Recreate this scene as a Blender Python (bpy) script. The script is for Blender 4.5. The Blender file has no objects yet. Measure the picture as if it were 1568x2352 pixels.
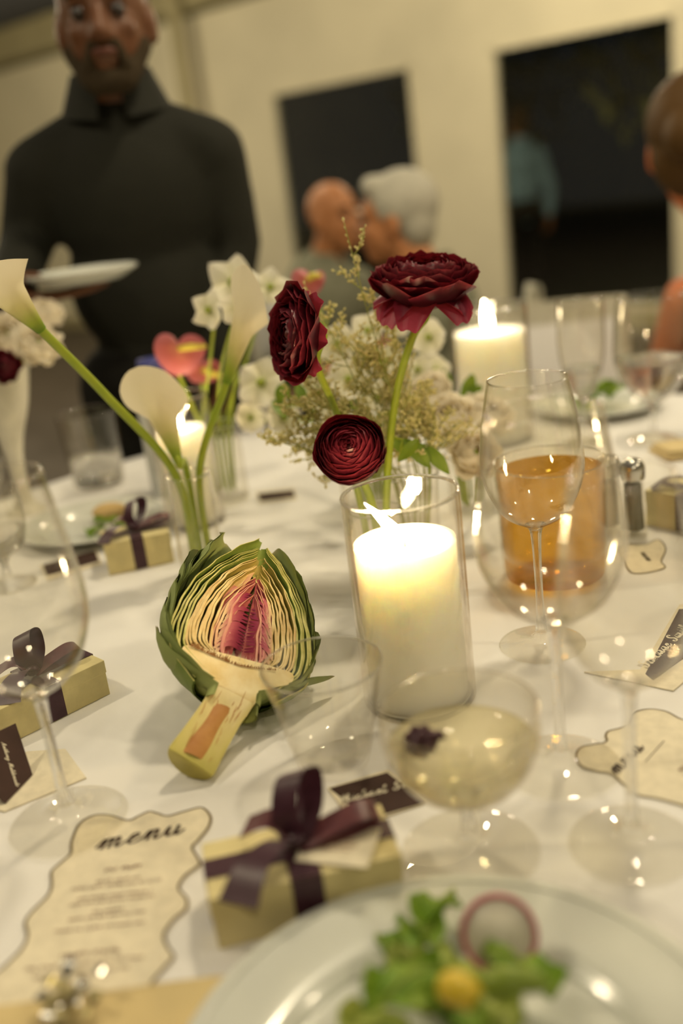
import bpy, bmesh, math, random
from mathutils import Vector, Matrix, Euler, noise
from math import sin, cos, pi, radians, sqrt, exp
SC = bpy.context.scene
COL = SC.collection
V = Vector

# ------------------------------------------------------------------ camera
PITCH, ROLL, CAM_Z, FPX = radians(18.5), radians(7.0), 1.196, 2287.0
CAM = V((0, 0, CAM_Z))
FWD = V((0, cos(PITCH), -sin(PITCH)))
R0 = V((1, 0, 0))
D0 = -R0.cross(FWD)                     # image-down before roll
cd = bpy.data.cameras.new('camera')
cam = bpy.data.objects.new('camera', cd)
COL.objects.link(cam)
right = R0 * cos(ROLL) + D0 * sin(ROLL)
down = -R0 * sin(ROLL) + D0 * cos(ROLL)
m3 = Matrix((right, -down, -FWD)).transposed()
cam.matrix_world = Matrix.Translation(CAM) @ m3.to_4x4()
cd.sensor_fit = 'VERTICAL'
cd.sensor_height = 36.0
cd.sensor_width = 24.0
cd.lens = 35.0
cd.clip_start = 0.02
cd.clip_end = 200
cd.dof.use_dof = True
cd.dof.focus_distance = 0.93
cd.dof.aperture_fstop = 1.8
SC.camera = cam

# ------------------------------------------------------------------ world, lamps, exposure
world = bpy.data.worlds.new('night')
SC.world = world
world.use_nodes = True
world.node_tree.nodes['Background'].inputs[0].default_value = (0.010, 0.012, 0.014, 1)
world.node_tree.nodes['Background'].inputs[1].default_value = 0.5
vs = SC.view_settings
vs.view_transform = 'Standard'
vs.look = 'None'
vs.gamma = 1.0
vs.use_curve_mapping = False
vs.exposure = 0.42
SC.cycles.transparent_max_bounces = 40
SC.cycles.max_bounces = 10
SC.cycles.sample_clamp_indirect = 6.0

LAMP_COL = (1.0, 0.85, 0.57)
def lamp(name, loc, watts, radius=0.09, col=LAMP_COL):
    l = bpy.data.lights.new(name, 'POINT')
    l.energy = watts
    l.shadow_soft_size = radius
    l.color = col
    o = bpy.data.objects.new(name, l)
    COL.objects.link(o)
    o.location = loc
    return o
for i, (x, y, z, w) in enumerate([(-1.5, 0.9, 2.7, 40), (0.5, 1.6, 2.65, 48), (1.9, 0.3, 2.7, 26), (0.3, -1.2, 2.7, 30),
                                  (2.6, 3.0, 2.55, 60), (-0.6, 4.4, 2.5, 46), (1.1, 5.4, 2.4, 50), (-3.2, 3.2, 2.6, 40), (-2.8, 7.0, 2.5, 95)]):
    lamp('ceiling_bulb', (x, y, z), w)

# ------------------------------------------------------------------ pixel to place helpers (full frame 1568x2352)
def ray(x, y):
    u, v = (x - 784) / FPX, (y - 1176) / FPX
    return FWD + right * u + down * v
def on(x, y, z=0.75):
    d = ray(x, y)
    return CAM + d * ((z - CAM.z) / d.z)
def at(x, y, Y):
    d = ray(x, y)
    return CAM + d * (Y / d.y)
TZ = 0.75

# ------------------------------------------------------------------ mesh helpers
def frame_from_axis(a, hint=V((0, 0, 1))):
    a = a.normalized()
    if abs(a.dot(hint)) > 0.98:
        hint = V((0, 1, 0))
    x = hint.cross(a).normalized()
    y = a.cross(x)
    return Matrix((x, y, a)).transposed()      # columns x, y, a

def smooth_path(pts, n=6, closed=False):
    pts = [V(p) for p in pts]
    out = []
    m = len(pts)
    rng = range(m if closed else m - 1)
    for i in rng:
        if closed:
            p0, p1, p2, p3 = pts[i - 1], pts[i], pts[(i + 1) % m], pts[(i + 2) % m]
        else:
            p1, p2 = pts[i], pts[i + 1]
            p0 = pts[i - 1] if i > 0 else p1 * 2 - p2
            p3 = pts[i + 2] if i + 2 < m else p2 * 2 - p1
        for k in range(n):
            t = k / n
            out.append(0.5 * ((2 * p1) + (p2 - p0) * t + (2 * p0 - 5 * p1 + 4 * p2 - p3) * t * t + (3 * p1 - p0 - 3 * p2 + p3) * t ** 3))
    if not closed:
        out.append(pts[-1])
    return out

class MB:
    def __init__(s):
        s.v, s.f, s.t = [], [], []
    def add(s, vs_, fs, t=0.0):
        b = len(s.v)
        s.v += [V(p) for p in vs_]
        if isinstance(t, (list, tuple)):
            s.t += list(t)
        else:
            s.t += [t] * len(vs_)
        s.f += [tuple(b + i for i in f) for f in fs]
        return s
    def box(s, c, size, M=None, t=0.0):
        c = V(c); hx, hy, hz = size[0] / 2, size[1] / 2, size[2] / 2
        ps = [V((x, y, z)) for x in (-hx, hx) for y in (-hy, hy) for z in (-hz, hz)]
        if M is not None:
            ps = [M @ p for p in ps]
        s.add([c + p for p in ps], [(0, 1, 3, 2), (4, 6, 7, 5), (0, 4, 5, 1), (2, 3, 7, 6), (0, 2, 6, 4), (1, 5, 7, 3)], t)
        return s
    def lathe(s, prof, seg=32, c=(0, 0, 0), M=None, a0=0.0, a1=2 * pi, t=None):
        c = V(c); full = abs(a1 - a0 - 2 * pi) < 1e-6
        n = seg if full else seg + 1
        vs_, tt = [], []
        for i, (r, z) in enumerate(prof):
            for k in range(n):
                a = a0 + (a1 - a0) * k / seg
                p = V((r * cos(a), r * sin(a), z))
                if M is not None:
                    p = M @ p
                vs_.append(c + p)
                tt.append(i / max(1, len(prof) - 1) if t is None else t)
        fs = []
        for i in range(len(prof) - 1):
            for k in range(seg):
                k2 = (k + 1) % n if full else k + 1
                fs.append((i * n + k, i * n + k2, (i + 1) * n + k2, (i + 1) * n + k))
        s.add(vs_, fs, tt)
        return s
    def tube(s, path, rad, seg=8, caps=True, flat=1.0, t=None):
        path = [V(p) for p in path]
        n = len(path)
        if not isinstance(rad, (list, tuple)):
            rad = [rad] * n
        vs_, fs, tt = [], [], []
        x = None
        for i, p in enumerate(path):
            a = (path[min(i + 1, n - 1)] - path[max(i - 1, 0)])
            if a.length < 1e-9:
                a = V((0, 0, 1))
            a.normalize()
            if x is None:
                x = frame_from_axis(a).col[0].copy()
            x = (x - a * x.dot(a))
            if x.length < 1e-6:
                x = frame_from_axis(a).col[0].copy()
            x.normalize()
            y = a.cross(x)
            for k in range(seg):
                q = 2 * pi * k / seg
                vs_.append(p + x * (rad[i] * cos(q)) + y * (rad[i] * flat * sin(q)))
                tt.append(i / (n - 1) if t is None else t)
        for i in range(n - 1):
            for k in range(seg):
                k2 = (k + 1) % seg
                fs.append((i * seg + k, i * seg + k2, (i + 1) * seg + k2, (i + 1) * seg + k))
        if caps:
            fs.append(tuple(reversed(range(seg))))
            fs.append(tuple((n - 1) * seg + k for k in range(seg)))
        s.add(vs_, fs, tt)
        return s
    def grid(s, fn, nu, nv, closed=False, tf=None):
        """fn(u in 0..1, v in 0..1) -> point"""
        vs_, tt, fs = [], [], []
        cols = nu if closed else nu + 1
        for j in range(nv + 1):
            for i in range(cols):
                u, v = i / nu, j / nv
                vs_.append(V(fn(u, v)))
                tt.append(tf(u, v) if tf else v)
        for j in range(nv):
            for i in range(nu):
                i2 = (i + 1) % cols
                fs.append((j * cols + i, j * cols + i2, (j + 1) * cols + i2, (j + 1) * cols + i))
        s.add(vs_, fs, tt)
        return s
    def ribbon(s, pts, width, nrm=V((0, 0, 1)), t=0.0):
        """flat strip along pts, lying in the plane with normal nrm"""
        pts = [V(p) for p in pts]
        n = len(pts); vs_ = []
        if not isinstance(width, (list, tuple)):
            width = [width] * n
        for i, p in enumerate(pts):
            a = pts[min(i + 1, n - 1)] - pts[max(i - 1, 0)]
            sd = nrm.cross(a)
            sd = sd.normalized() if sd.length > 1e-9 else V((1, 0, 0))
            vs_ += [p - sd * width[i] / 2, p + sd * width[i] / 2]
        s.add(vs_, [(2 * i, 2 * i + 2, 2 * i + 3, 2 * i + 1) for i in range(n - 1)], t)
        return s
    def sphere(s, c, r, seg=12, rings=8, scale=(1, 1, 1), M=None, t=0.0):
        c = V(c)
        vs_, fs = [], []
        for j in range(rings + 1):
            th = pi * j / rings
            for i in range(seg):
                ph = 2 * pi * i / seg
                p = V((r * scale[0] * sin(th) * cos(ph), r * scale[1] * sin(th) * sin(ph), r * scale[2] * cos(th)))
                if M is not None:
                    p = M @ p
                vs_.append(c + p)
        for j in range(rings):
            for i in range(seg):
                i2 = (i + 1) % seg
                fs.append((j * seg + i, (j + 1) * seg + i, (j + 1) * seg + i2, j * seg + i2))
        s.add(vs_, fs, t)
        return s
    def prism(s, outline, z0, z1, t=0.0):
        n = len(outline)
        vs_ = [V((p[0], p[1], z0)) for p in outline] + [V((p[0], p[1], z1)) for p in outline]
        fs = [tuple(reversed(range(n))), tuple(range(n, 2 * n))]
        fs += [(i, (i + 1) % n, n + (i + 1) % n, n + i) for i in range(n)]
        s.add(vs_, fs, t)
        return s
    def build(s, name, mat, parent=None, smooth=True, world=False, bevel=0.0, weld=False):
        vs_ = s.v
        if world and parent is not None:
            o_ = V(parent.location)
            vs_ = [p - o_ for p in vs_]
        me = bpy.data.meshes.new(name)
        me.from_pydata([tuple(p) for p in vs_], [], s.f)
        at_ = me.attributes.new('t', 'FLOAT', 'POINT')
        at_.data.foreach_set('value', [float(q) for q in s.t])
        if weld or bevel:
            bm = bmesh.new(); bm.from_mesh(me)
            bmesh.ops.remove_doubles(bm, verts=bm.verts, dist=1e-6)
            bmesh.ops.recalc_face_normals(bm, faces=bm.faces)
            if bevel:
                bmesh.ops.bevel(bm, geom=[e for e in bm.edges if len(e.link_faces) == 2 and e.calc_face_angle() > 0.5], offset=bevel, segments=2, affect='EDGES', profile=0.6)
            bm.to_mesh(me); bm.free()
        if smooth:
            me.polygons.foreach_set('use_smooth', [True] * len(me.polygons))
        me.update()
        me.materials.append(mat)
        o = bpy.data.objects.new(name, me)
        COL.objects.link(o)
        if parent is not None:
            o.parent = parent
        return o

def tag(o, label=None, cat=None, group=None, kind=None):
    if label: o['label'] = label
    if cat: o['category'] = cat
    if group: o['group'] = group
    if kind: o['kind'] = kind
    return o
def thing(name, label, cat, loc=(0, 0, 0), rz=0.0, group=None):
    o = bpy.data.objects.new(name, None)
    o.empty_display_size = 0.02
    COL.objects.link(o)
    o.location = loc
    o.rotation_euler = (0, 0, rz)
    return tag(o, label, cat, group)

# ------------------------------------------------------------------ materials
MATS = {}
def new_mat(name):
    m = bpy.data.materials.new(name)
    m.use_nodes = True
    MATS[name] = m
    return m, m.node_tree, m.node_tree.nodes, m.node_tree.links

def pm(name, col, rough=0.6, spec=0.4, col2=None, nscale=40.0, bump=0.0, bscale=200.0, sub=0.0, subr=(0.01, 0.006, 0.003), sheen=0.0, metal=0.0, trans=0.0, coat=0.0):
    """principled material with a little procedural mottling and relief"""
    m, nt, N, L = new_mat(name)
    b = N['Principled BSDF']
    b.inputs['Roughness'].default_value = rough
    b.inputs['Specular IOR Level'].default_value = spec
    b.inputs['Metallic'].default_value = metal
    b.inputs['Coat Weight'].default_value = coat
    if sheen:
        b.inputs['Sheen Weight'].default_value = sheen
        b.inputs['Sheen Roughness'].default_value = 0.4
    if sub:
        b.inputs['Subsurface Weight'].default_value = sub
        b.inputs['Subsurface Radius'].default_value = subr
        b.inputs['Subsurface Scale'].default_value = 1.0
    tc = N.new('ShaderNodeTexCoord')
    nz = N.new('ShaderNodeTexNoise')
    nz.inputs['Scale'].default_value = nscale
    nz.inputs['Detail'].default_value = 4
    L.new(tc.outputs['Object'], nz.inputs['Vector'])
    mx = N.new('ShaderNodeMix'); mx.data_type = 'RGBA'
    c2 = col2 or tuple(c * 0.86 for c in col)
    mx.inputs[6].default_value = (*col, 1)
    mx.inputs[7].default_value = (*c2, 1)
    rmp = N.new('ShaderNodeMapRange')
    rmp.inputs[1].default_value = 0.35; rmp.inputs[2].default_value = 0.68
    L.new(nz.outputs['Fac'], rmp.inputs[0])
    L.new(rmp.outputs[0], mx.inputs[0])
    L.new(mx.outputs[2], b.inputs['Base Color'])
    if bump:
        n2 = N.new('ShaderNodeTexNoise')
        n2.inputs['Scale'].default_value = bscale
        n2.inputs['Detail'].default_value = 3
        L.new(tc.outputs['Object'], n2.inputs['Vector'])
        bp = N.new('ShaderNodeBump')
        bp.inputs['Strength'].default_value = bump
        bp.inputs['Distance'].default_value = 0.002
        L.new(n2.outputs['Fac'], bp.inputs['Height'])
        L.new(bp.outputs[0], b.inputs['Normal'])
    if trans:
        tr = N.new('ShaderNodeBsdfTranslucent')
        L.new(mx.outputs[2], tr.inputs['Color'])
        ms = N.new('ShaderNodeMixShader')
        ms.inputs[0].default_value = trans
        out = N['Material Output']
        L.new(b.outputs[0], ms.inputs[1]); L.new(tr.outputs[0], ms.inputs[2])
        L.new(ms.outputs[0], out.inputs['Surface'])
    return m

def ramp_mat(name, stops, rough=0.5, trans=0.3, spec=0.3, nscale=60, namp=0.12, bump=0.0, bscale=150, sheen=0.0, tcol=None, stretch=None):
    """petal material: the colour runs along the petal (attribute t), mottled a little"""
    m, nt, N, L = new_mat(name)
    b = N['Principled BSDF']
    b.inputs['Roughness'].default_value = rough
    b.inputs['Specular IOR Level'].default_value = spec
    if sheen:
        b.inputs['Sheen Weight'].default_value = sheen
    a = N.new('ShaderNodeAttribute'); a.attribute_name = 't'
    tc = N.new('ShaderNodeTexCoord')
    nz = N.new('ShaderNodeTexNoise'); nz.inputs['Scale'].default_value = nscale; nz.inputs['Detail'].default_value = 4
    if stretch:
        mp = N.new('ShaderNodeMapping'); mp.inputs['Scale'].default_value = stretch
        L.new(tc.outputs['Object'], mp.inputs['Vector']); L.new(mp.outputs[0], nz.inputs['Vector'])
    else:
        L.new(tc.outputs['Object'], nz.inputs['Vector'])
    ma = N.new('ShaderNodeMath'); ma.operation = 'MULTIPLY_ADD'
    ma.inputs[1].default_value = namp * 2; ma.inputs[2].default_value = -namp
    L.new(nz.outputs['Fac'], ma.inputs[0])
    ad = N.new('ShaderNodeMath'); ad.operation = 'ADD'
    L.new(a.outputs['Fac'], ad.inputs[0]); L.new(ma.outputs[0], ad.inputs[1])
    cr = N.new('ShaderNodeValToRGB')
    el = cr.color_ramp.elements
    while len(el) > 1: el.remove(el[0])
    el[0].position = stops[0][0]; el[0].color = (*stops[0][1], 1)
    for p, c in stops[1:]:
        e = el.new(p); e.color = (*c, 1)
    L.new(ad.outputs[0], cr.inputs[0])
    L.new(cr.outputs[0], b.inputs['Base Color'])
    if bump:
        bp = N.new('ShaderNodeBump'); bp.inputs['Strength'].default_value = bump; bp.inputs['Distance'].default_value = 0.001
        n2 = N.new('ShaderNodeTexNoise'); n2.inputs['Scale'].default_value = bscale
        L.new(tc.outputs['Object'], n2.inputs['Vector']); L.new(n2.outputs['Fac'], bp.inputs['Height']); L.new(bp.outputs[0], b.inputs['Normal'])
    if trans:
        tr = N.new('ShaderNodeBsdfTranslucent')
        if tcol:
            tr.inputs['Color'].default_value = (*tcol, 1)
        else:
            L.new(cr.outputs[0], tr.inputs['Color'])
        ms = N.new('ShaderNodeMixShader'); ms.inputs[0].default_value = trans
        L.new(b.outputs[0], ms.inputs[1]); L.new(tr.outputs[0], ms.inputs[2])
        L.new(ms.outputs[0], N['Material Output'].inputs['Surface'])
    return m

def thin_glass(name, tint=(0.985, 0.98, 0.96), edge=(0.62, 0.56, 0.44), base=0.05, rough=0.0):
    """clear thin-walled glass: passes light, mirrors more at grazing angles, darker through long paths at its edges"""
    m, nt, N, L = new_mat(name)
    for n in list(N):
        if n.type == 'BSDF_PRINCIPLED': N.remove(n)
    lw = N.new('ShaderNodeLayerWeight'); lw.inputs[0].default_value = 0.5
    pw = N.new('ShaderNodeMath'); pw.operation = 'POWER'; pw.inputs[1].default_value = 4.0
    L.new(lw.outputs['Facing'], pw.inputs[0])
    ma = N.new('ShaderNodeMath'); ma.operation = 'MULTIPLY_ADD'; ma.inputs[1].default_value = 0.8; ma.inputs[2].default_value = base
    L.new(pw.outputs[0], ma.inputs[0])
    p2 = N.new('ShaderNodeMath'); p2.operation = 'POWER'; p2.inputs[1].default_value = 5.0
    L.new(lw.outputs['Facing'], p2.inputs[0])
    mx = N.new('ShaderNodeMix'); mx.data_type = 'RGBA'
    mx.inputs[6].default_value = (*tint, 1); mx.inputs[7].default_value = (*edge, 1)
    L.new(p2.outputs[0], mx.inputs[0])
    tr = N.new('ShaderNodeBsdfTransparent'); L.new(mx.outputs[2], tr.inputs[0])
    gl = N.new('ShaderNodeBsdfGlossy'); gl.inputs['Roughness'].default_value = rough
    gl.inputs['Color'].default_value = (1, 1, 1, 1)
    ms = N.new('ShaderNodeMixShader')
    L.new(ma.outputs[0], ms.inputs[0]); L.new(tr.outputs[0], ms.inputs[1]); L.new(gl.outputs[0], ms.inputs[2])
    L.new(ms.outputs[0], N['Material Output'].inputs['Surface'])
    return m

def solid_glass(name, col=(1, 1, 1), ior=1.45, clear=0.35, tint=(0.95, 0.95, 0.95)):
    """refracting glass or liquid, partly straight-through"""
    m, nt, N, L = new_mat(name)
    for n in list(N):
        if n.type == 'BSDF_PRINCIPLED': N.remove(n)
    g = N.new('ShaderNodeBsdfGlass'); g.inputs['Color'].default_value = (*col, 1); g.inputs['IOR'].default_value = ior; g.inputs['Roughness'].default_value = 0.0
    tr = N.new('ShaderNodeBsdfTransparent'); tr.inputs[0].default_value = (*tint, 1)
    ms = N.new('ShaderNodeMixShader'); ms.inputs[0].default_value = clear
    L.new(g.outputs[0], ms.inputs[1]); L.new(tr.outputs[0], ms.inputs[2])
    L.new(ms.outputs[0], N['Material Output'].inputs['Surface'])
    return m

def emit(name, col, strength):
    m, nt, N, L = new_mat(name)
    for n in list(N):
        if n.type == 'BSDF_PRINCIPLED': N.remove(n)
    e = N.new('ShaderNodeEmission')
    e.inputs[0].default_value = (*col, 1); e.inputs[1].default_value = strength
    L.new(e.outputs[0], N['Material Output'].inputs['Surface'])
    return m

def cloth_mat(name, col, scale=900.0, bump=0.25, wr=3.0):
    m, nt, N, L = new_mat(name)
    b = N['Principled BSDF']; b.inputs['Roughness'].default_value = 0.85; b.inputs['Specular IOR Level'].default_value = 0.15
    b.inputs['Sheen Weight'].default_value = 0.15
    tc = N.new('ShaderNodeTexCoord')
    w1 = N.new('ShaderNodeTexWave'); w1.inputs['Scale'].default_value = scale / 4; w1.bands_direction = 'X'
    w2 = N.new('ShaderNodeTexWave'); w2.inputs['Scale'].default_value = scale / 4; w2.bands_direction = 'Y'
    nz = N.new('ShaderNodeTexNoise'); nz.inputs['Scale'].default_value = wr; nz.inputs['Detail'].default_value = 5; nz.inputs['Distortion'].default_value = 1.2
    for w in (w1, w2, nz): L.new(tc.outputs['Object'], w.inputs['Vector'])
    ad = N.new('ShaderNodeMath'); ad.operation = 'ADD'
    L.new(w1.outputs['Fac'], ad.inputs[0]); L.new(w2.outputs['Fac'], ad.inputs[1])
    b1 = N.new('ShaderNodeBump'); b1.inputs['Strength'].default_value = bump * 0.4; b1.inputs['Distance'].default_value = 0.0004
    L.new(ad.outputs[0], b1.inputs['Height'])
    b2 = N.new('ShaderNodeBump'); b2.inputs['Strength'].default_value = bump; b2.inputs['Distance'].default_value = 0.03
    L.new(nz.outputs['Fac'], b2.inputs['Height']); L.new(b1.outputs[0], b2.inputs['Normal'])
    L.new(b2.outputs[0], b.inputs['Normal'])
    mx = N.new('ShaderNodeMix'); mx.data_type = 'RGBA'
    mx.inputs[6].default_value = (*col, 1); mx.inputs[7].default_value = (*[c * 0.95 for c in col], 1)
    L.new(nz.outputs['Fac'], mx.inputs[0]); L.new(mx.outputs[2], b.inputs['Base Color'])
    return m

M = {}
M['linen'] = cloth_mat('white_linen', (0.82, 0.80, 0.77), bump=0.12)
M['canvas'] = pm('cream_tent_canvas', (0.74, 0.68, 0.50), 0.8, 0.2, nscale=1.5, bump=0.15, bscale=8)
M['roof_canvas'] = pm('grey_blue_roof_canvas', (0.16, 0.17, 0.21), 0.9, 0.1, nscale=2)
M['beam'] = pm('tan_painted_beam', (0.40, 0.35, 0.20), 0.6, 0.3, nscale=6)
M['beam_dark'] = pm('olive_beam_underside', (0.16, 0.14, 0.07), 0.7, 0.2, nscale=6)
M['floor'] = pm('dark_plank_floor', (0.10, 0.08, 0.06), 0.6, 0.3, col2=(0.06, 0.045, 0.03), nscale=5)
M['pane'] = thin_glass('clear_vinyl_pane', (0.85, 0.86, 0.84), (0.6, 0.6, 0.55), 0.05, 0.05)
M['ground'] = pm('night_lawn', (0.07, 0.075, 0.04), 0.9, 0.1, nscale=8)
M['leaf_night'] = pm('tree_leaves', (0.42, 0.42, 0.18), 0.7, 0.2, nscale=4)
M['bark'] = pm('bark', (0.06, 0.05, 0.04), 0.9, 0.1, nscale=20)
M['glass'] = thin_glass('clear_glass', base=0.04)
M['glass_solid'] = solid_glass('solid_clear_glass')
M['candle_glass'] = thin_glass('hurricane_glass', (0.985, 0.98, 0.965), (0.60, 0.50, 0.34), 0.03)
M['wax'] = pm('ivory_wax', (0.94, 0.91, 0.80), 0.45, 0.3, col2=(0.92, 0.89, 0.78), nscale=30, sub=0.75, subr=(0.05, 0.046, 0.038))
M['wick'] = pm('charred_wick', (0.03, 0.02, 0.015), 0.9, 0.1)
M['flame'] = emit('candle_flame', (1.0, 0.82, 0.50), 45)
M['champagne'] = solid_glass('pale_champagne', (0.98, 0.95, 0.80), 1.33, 0.6, (0.98, 0.95, 0.82))
M['wine_red'] = solid_glass('red_wine', (0.25, 0.02, 0.03), 1.33, 0.4, (0.35, 0.05, 0.06))
M['amber'] = solid_glass('amber_drink', (0.94, 0.70, 0.16), 1.33, 0.75, (0.90, 0.66, 0.17))
M['water'] = solid_glass('water', (0.97, 0.97, 0.97), 1.33, 0.5, (0.97, 0.97, 0.97))
M['card'] = pm('cream_card_stock', (0.82, 0.74, 0.56), 0.75, 0.2, nscale=90, bump=0.1, bscale=500)
M['ink'] = pm('dark_brown_ink', (0.055, 0.030, 0.022), 0.8, 0.1)
M['gold_ink'] = pm('olive_brown_edge_ink', (0.13, 0.085, 0.025), 0.5, 0.4)
M['soft_ink'] = pm('small_print_ink', (0.26, 0.14, 0.10), 0.8, 0.1)
M['brown'] = pm('chocolate_card_panel', (0.060, 0.032, 0.026), 0.7, 0.2, nscale=60)
M['white_ink'] = pm('cream_script_ink', (0.80, 0.73, 0.58), 0.7, 0.2)
M['box'] = pm('butter_cream_paper_box', (0.74, 0.64, 0.33), 0.65, 0.25, nscale=60, bump=0.05)
M['ribbon'] = pm('aubergine_satin_ribbon', (0.065, 0.018, 0.034), 0.38, 0.5, col2=(0.05, 0.012, 0.024), nscale=120, sheen=0.35, trans=0.16)
M['ribbon_lit'] = pm('lit_aubergine_ribbon', (0.13, 0.028, 0.034), 0.38, 0.5, col2=(0.09, 0.018, 0.028), nscale=120, sheen=0.4, trans=0.2)  # redder copy of the aubergine satin, its highlights put into the colour
M['porcelain'] = pm('white_porcelain', (0.70, 0.71, 0.64), 0.18, 0.5, nscale=3, coat=0.4)
M['napkin'] = cloth_mat('mustard_cream_napkin', (0.66, 0.52, 0.26), 1200, 0.2, 8)
M['gold'] = pm('antique_gold_foil', (0.45, 0.38, 0.18), 0.3, 0.5, nscale=60, metal=0.8)
M['silver'] = pm('brushed_steel', (0.55, 0.53, 0.48), 0.25, 0.5, metal=1.0)
M['pepper'] = pm('ground_pepper', (0.10, 0.085, 0.06), 0.9, 0.1, col2=(0.25, 0.22, 0.17), nscale=900)
M['salt'] = pm('salt', (0.75, 0.74, 0.70), 0.9, 0.1)
M['blue_plastic'] = pm('blue_cap', (0.05, 0.06, 0.24), 0.4, 0.4)
# flowers
M['stem'] = pm('fresh_green_stem', (0.40, 0.46, 0.035), 0.45, 0.4, col2=(0.30, 0.40, 0.03), nscale=30, sub=0.0, trans=0.15)
M['calla'] = ramp_mat('calla_spathe', [(0.0, (0.18, 0.32, 0.02)), (0.14, (0.38, 0.46, 0.06)), (0.34, (0.68, 0.62, 0.28)), (0.6, (0.82, 0.74, 0.52)), (1.0, (0.85, 0.77, 0.58))], 0.5, 0.35, namp=0.05)
M['spadix'] = pm('yellow_spadix', (0.75, 0.60, 0.10), 0.7, 0.2, bump=0.5, bscale=900)
M['ranunculus'] = ramp_mat('maroon_ranunculus_petal', [(0.0, (0.12, 0.02, 0.02)), (0.3, (0.030, 0.003, 0.006)), (0.78, (0.034, 0.003, 0.007)), (0.93, (0.10, 0.008, 0.018)), (1.0, (0.24, 0.025, 0.040))], 0.38, 0.10, spec=0.4, nscale=160, namp=0.08, tcol=(0.45, 0.02, 0.03))  # crimson petal rims, plus a rim highlight painted into the ramp's end
M['ran_light'] = ramp_mat('crimson_ranunculus_petal', [(0.0, (0.30, 0.06, 0.05)), (0.25, (0.11, 0.008, 0.016)), (0.7, (0.16, 0.010, 0.028)), (1.0, (0.36, 0.04, 0.085))], 0.45, 0.2, nscale=120, namp=0.14, tcol=(0.6, 0.05, 0.06))
M['white_petal'] = ramp_mat('white_petal', [(0.0, (0.56, 0.62, 0.22)), (0.25, (0.88, 0.85, 0.66)), (1.0, (0.93, 0.89, 0.78))], 0.6, 0.42, namp=0.06)
M['rose_petal'] = ramp_mat('ivory_rose_petal', [(0.0, (0.86, 0.76, 0.50)), (0.5, (0.91, 0.84, 0.66)), (1.0, (0.93, 0.87, 0.74))], 0.6, 0.42, namp=0.06)
M['pink_petal'] = ramp_mat('coral_pink_spathe', [(0.0, (0.55, 0.20, 0.12)), (0.5, (0.48, 0.12, 0.11)), (1.0, (0.45, 0.13, 0.15))], 0.35, 0.2, namp=0.15)
M['flower_eye'] = pm('green_flower_eye', (0.34, 0.40, 0.06), 0.7, 0.2)
M['leaf'] = pm('lime_leaf', (0.24, 0.34, 0.03), 0.45, 0.4, col2=(0.13, 0.22, 0.02), nscale=40, trans=0.3)
M['statice'] = pm('pale_statice_bud', (0.80, 0.70, 0.38), 0.8, 0.1, col2=(0.66, 0.62, 0.24), nscale=200, trans=0.2)
M['twig'] = pm('olive_twig', (0.36, 0.38, 0.09), 0.7, 0.2)
# artichoke
M['art_green'] = pm('artichoke_bract_green', (0.24, 0.31, 0.06), 0.55, 0.3, col2=(0.16, 0.24, 0.04), nscale=35, bump=0.25, bscale=120, trans=0.06)
M['art_green_tip'] = ramp_mat('artichoke_outer_leaf', [(0.0, (0.40, 0.44, 0.15)), (0.35, (0.30, 0.36, 0.12)), (0.85, (0.32, 0.37, 0.13)), (1.0, (0.36, 0.30, 0.15))], 0.6, 0.08, nscale=40, namp=0.16, bump=0.3, bscale=90)
M['cut_outer'] = pm('cut_bract_edge_green_yellow', (0.72, 0.66, 0.26), 0.5, 0.35, col2=(0.42, 0.42, 0.10), nscale=70)
M['cut_mid'] = pm('cut_bract_edge_straw', (0.82, 0.66, 0.32), 0.5, 0.35, col2=(0.60, 0.38, 0.13), nscale=60)
M['cut_inner'] = pm('cut_bract_edge_peach', (0.82, 0.60, 0.32), 0.5, 0.35, col2=(0.66, 0.34, 0.20), nscale=60)
M['bract_side_yellow'] = pm('inner_bract_yellow', (0.46, 0.36, 0.09), 0.5, 0.3, col2=(0.30, 0.26, 0.05), nscale=40, trans=0.1)
M['bract_side_pink'] = pm('inner_bract_rose', (0.52, 0.15, 0.12), 0.5, 0.3, col2=(0.45, 0.08, 0.12), nscale=50, trans=0.1)
M['heart'] = pm('artichoke_heart_flesh', (0.88, 0.76, 0.46), 0.45, 0.4, col2=(0.78, 0.58, 0.24), nscale=45, bump=0.1, bscale=300)
M['stem_skin'] = pm('artichoke_stem_flesh', (0.58, 0.50, 0.13), 0.5, 0.35, col2=(0.42, 0.36, 0.06), nscale=40, bump=0.2, bscale=160)
M['pith'] = pm('browned_stem_pith', (0.55, 0.27, 0.07), 0.5, 0.35, col2=(0.42, 0.17, 0.04), nscale=40, bump=0.2, bscale=200)
M['choke_pink'] = ramp_mat('magenta_choke_leaf', [(0.0, (0.74, 0.52, 0.30)), (0.35, (0.55, 0.14, 0.16)), (0.8, (0.36, 0.035, 0.10)), (1.0, (0.28, 0.03, 0.09))], 0.5, 0.15, namp=0.12)
M['choke_hair'] = pm('cream_choke_hair', (0.84, 0.74, 0.50), 0.7, 0.2)
M['choke_brown'] = pm('browned_choke_hair', (0.28, 0.13, 0.04), 0.8, 0.2)
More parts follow.
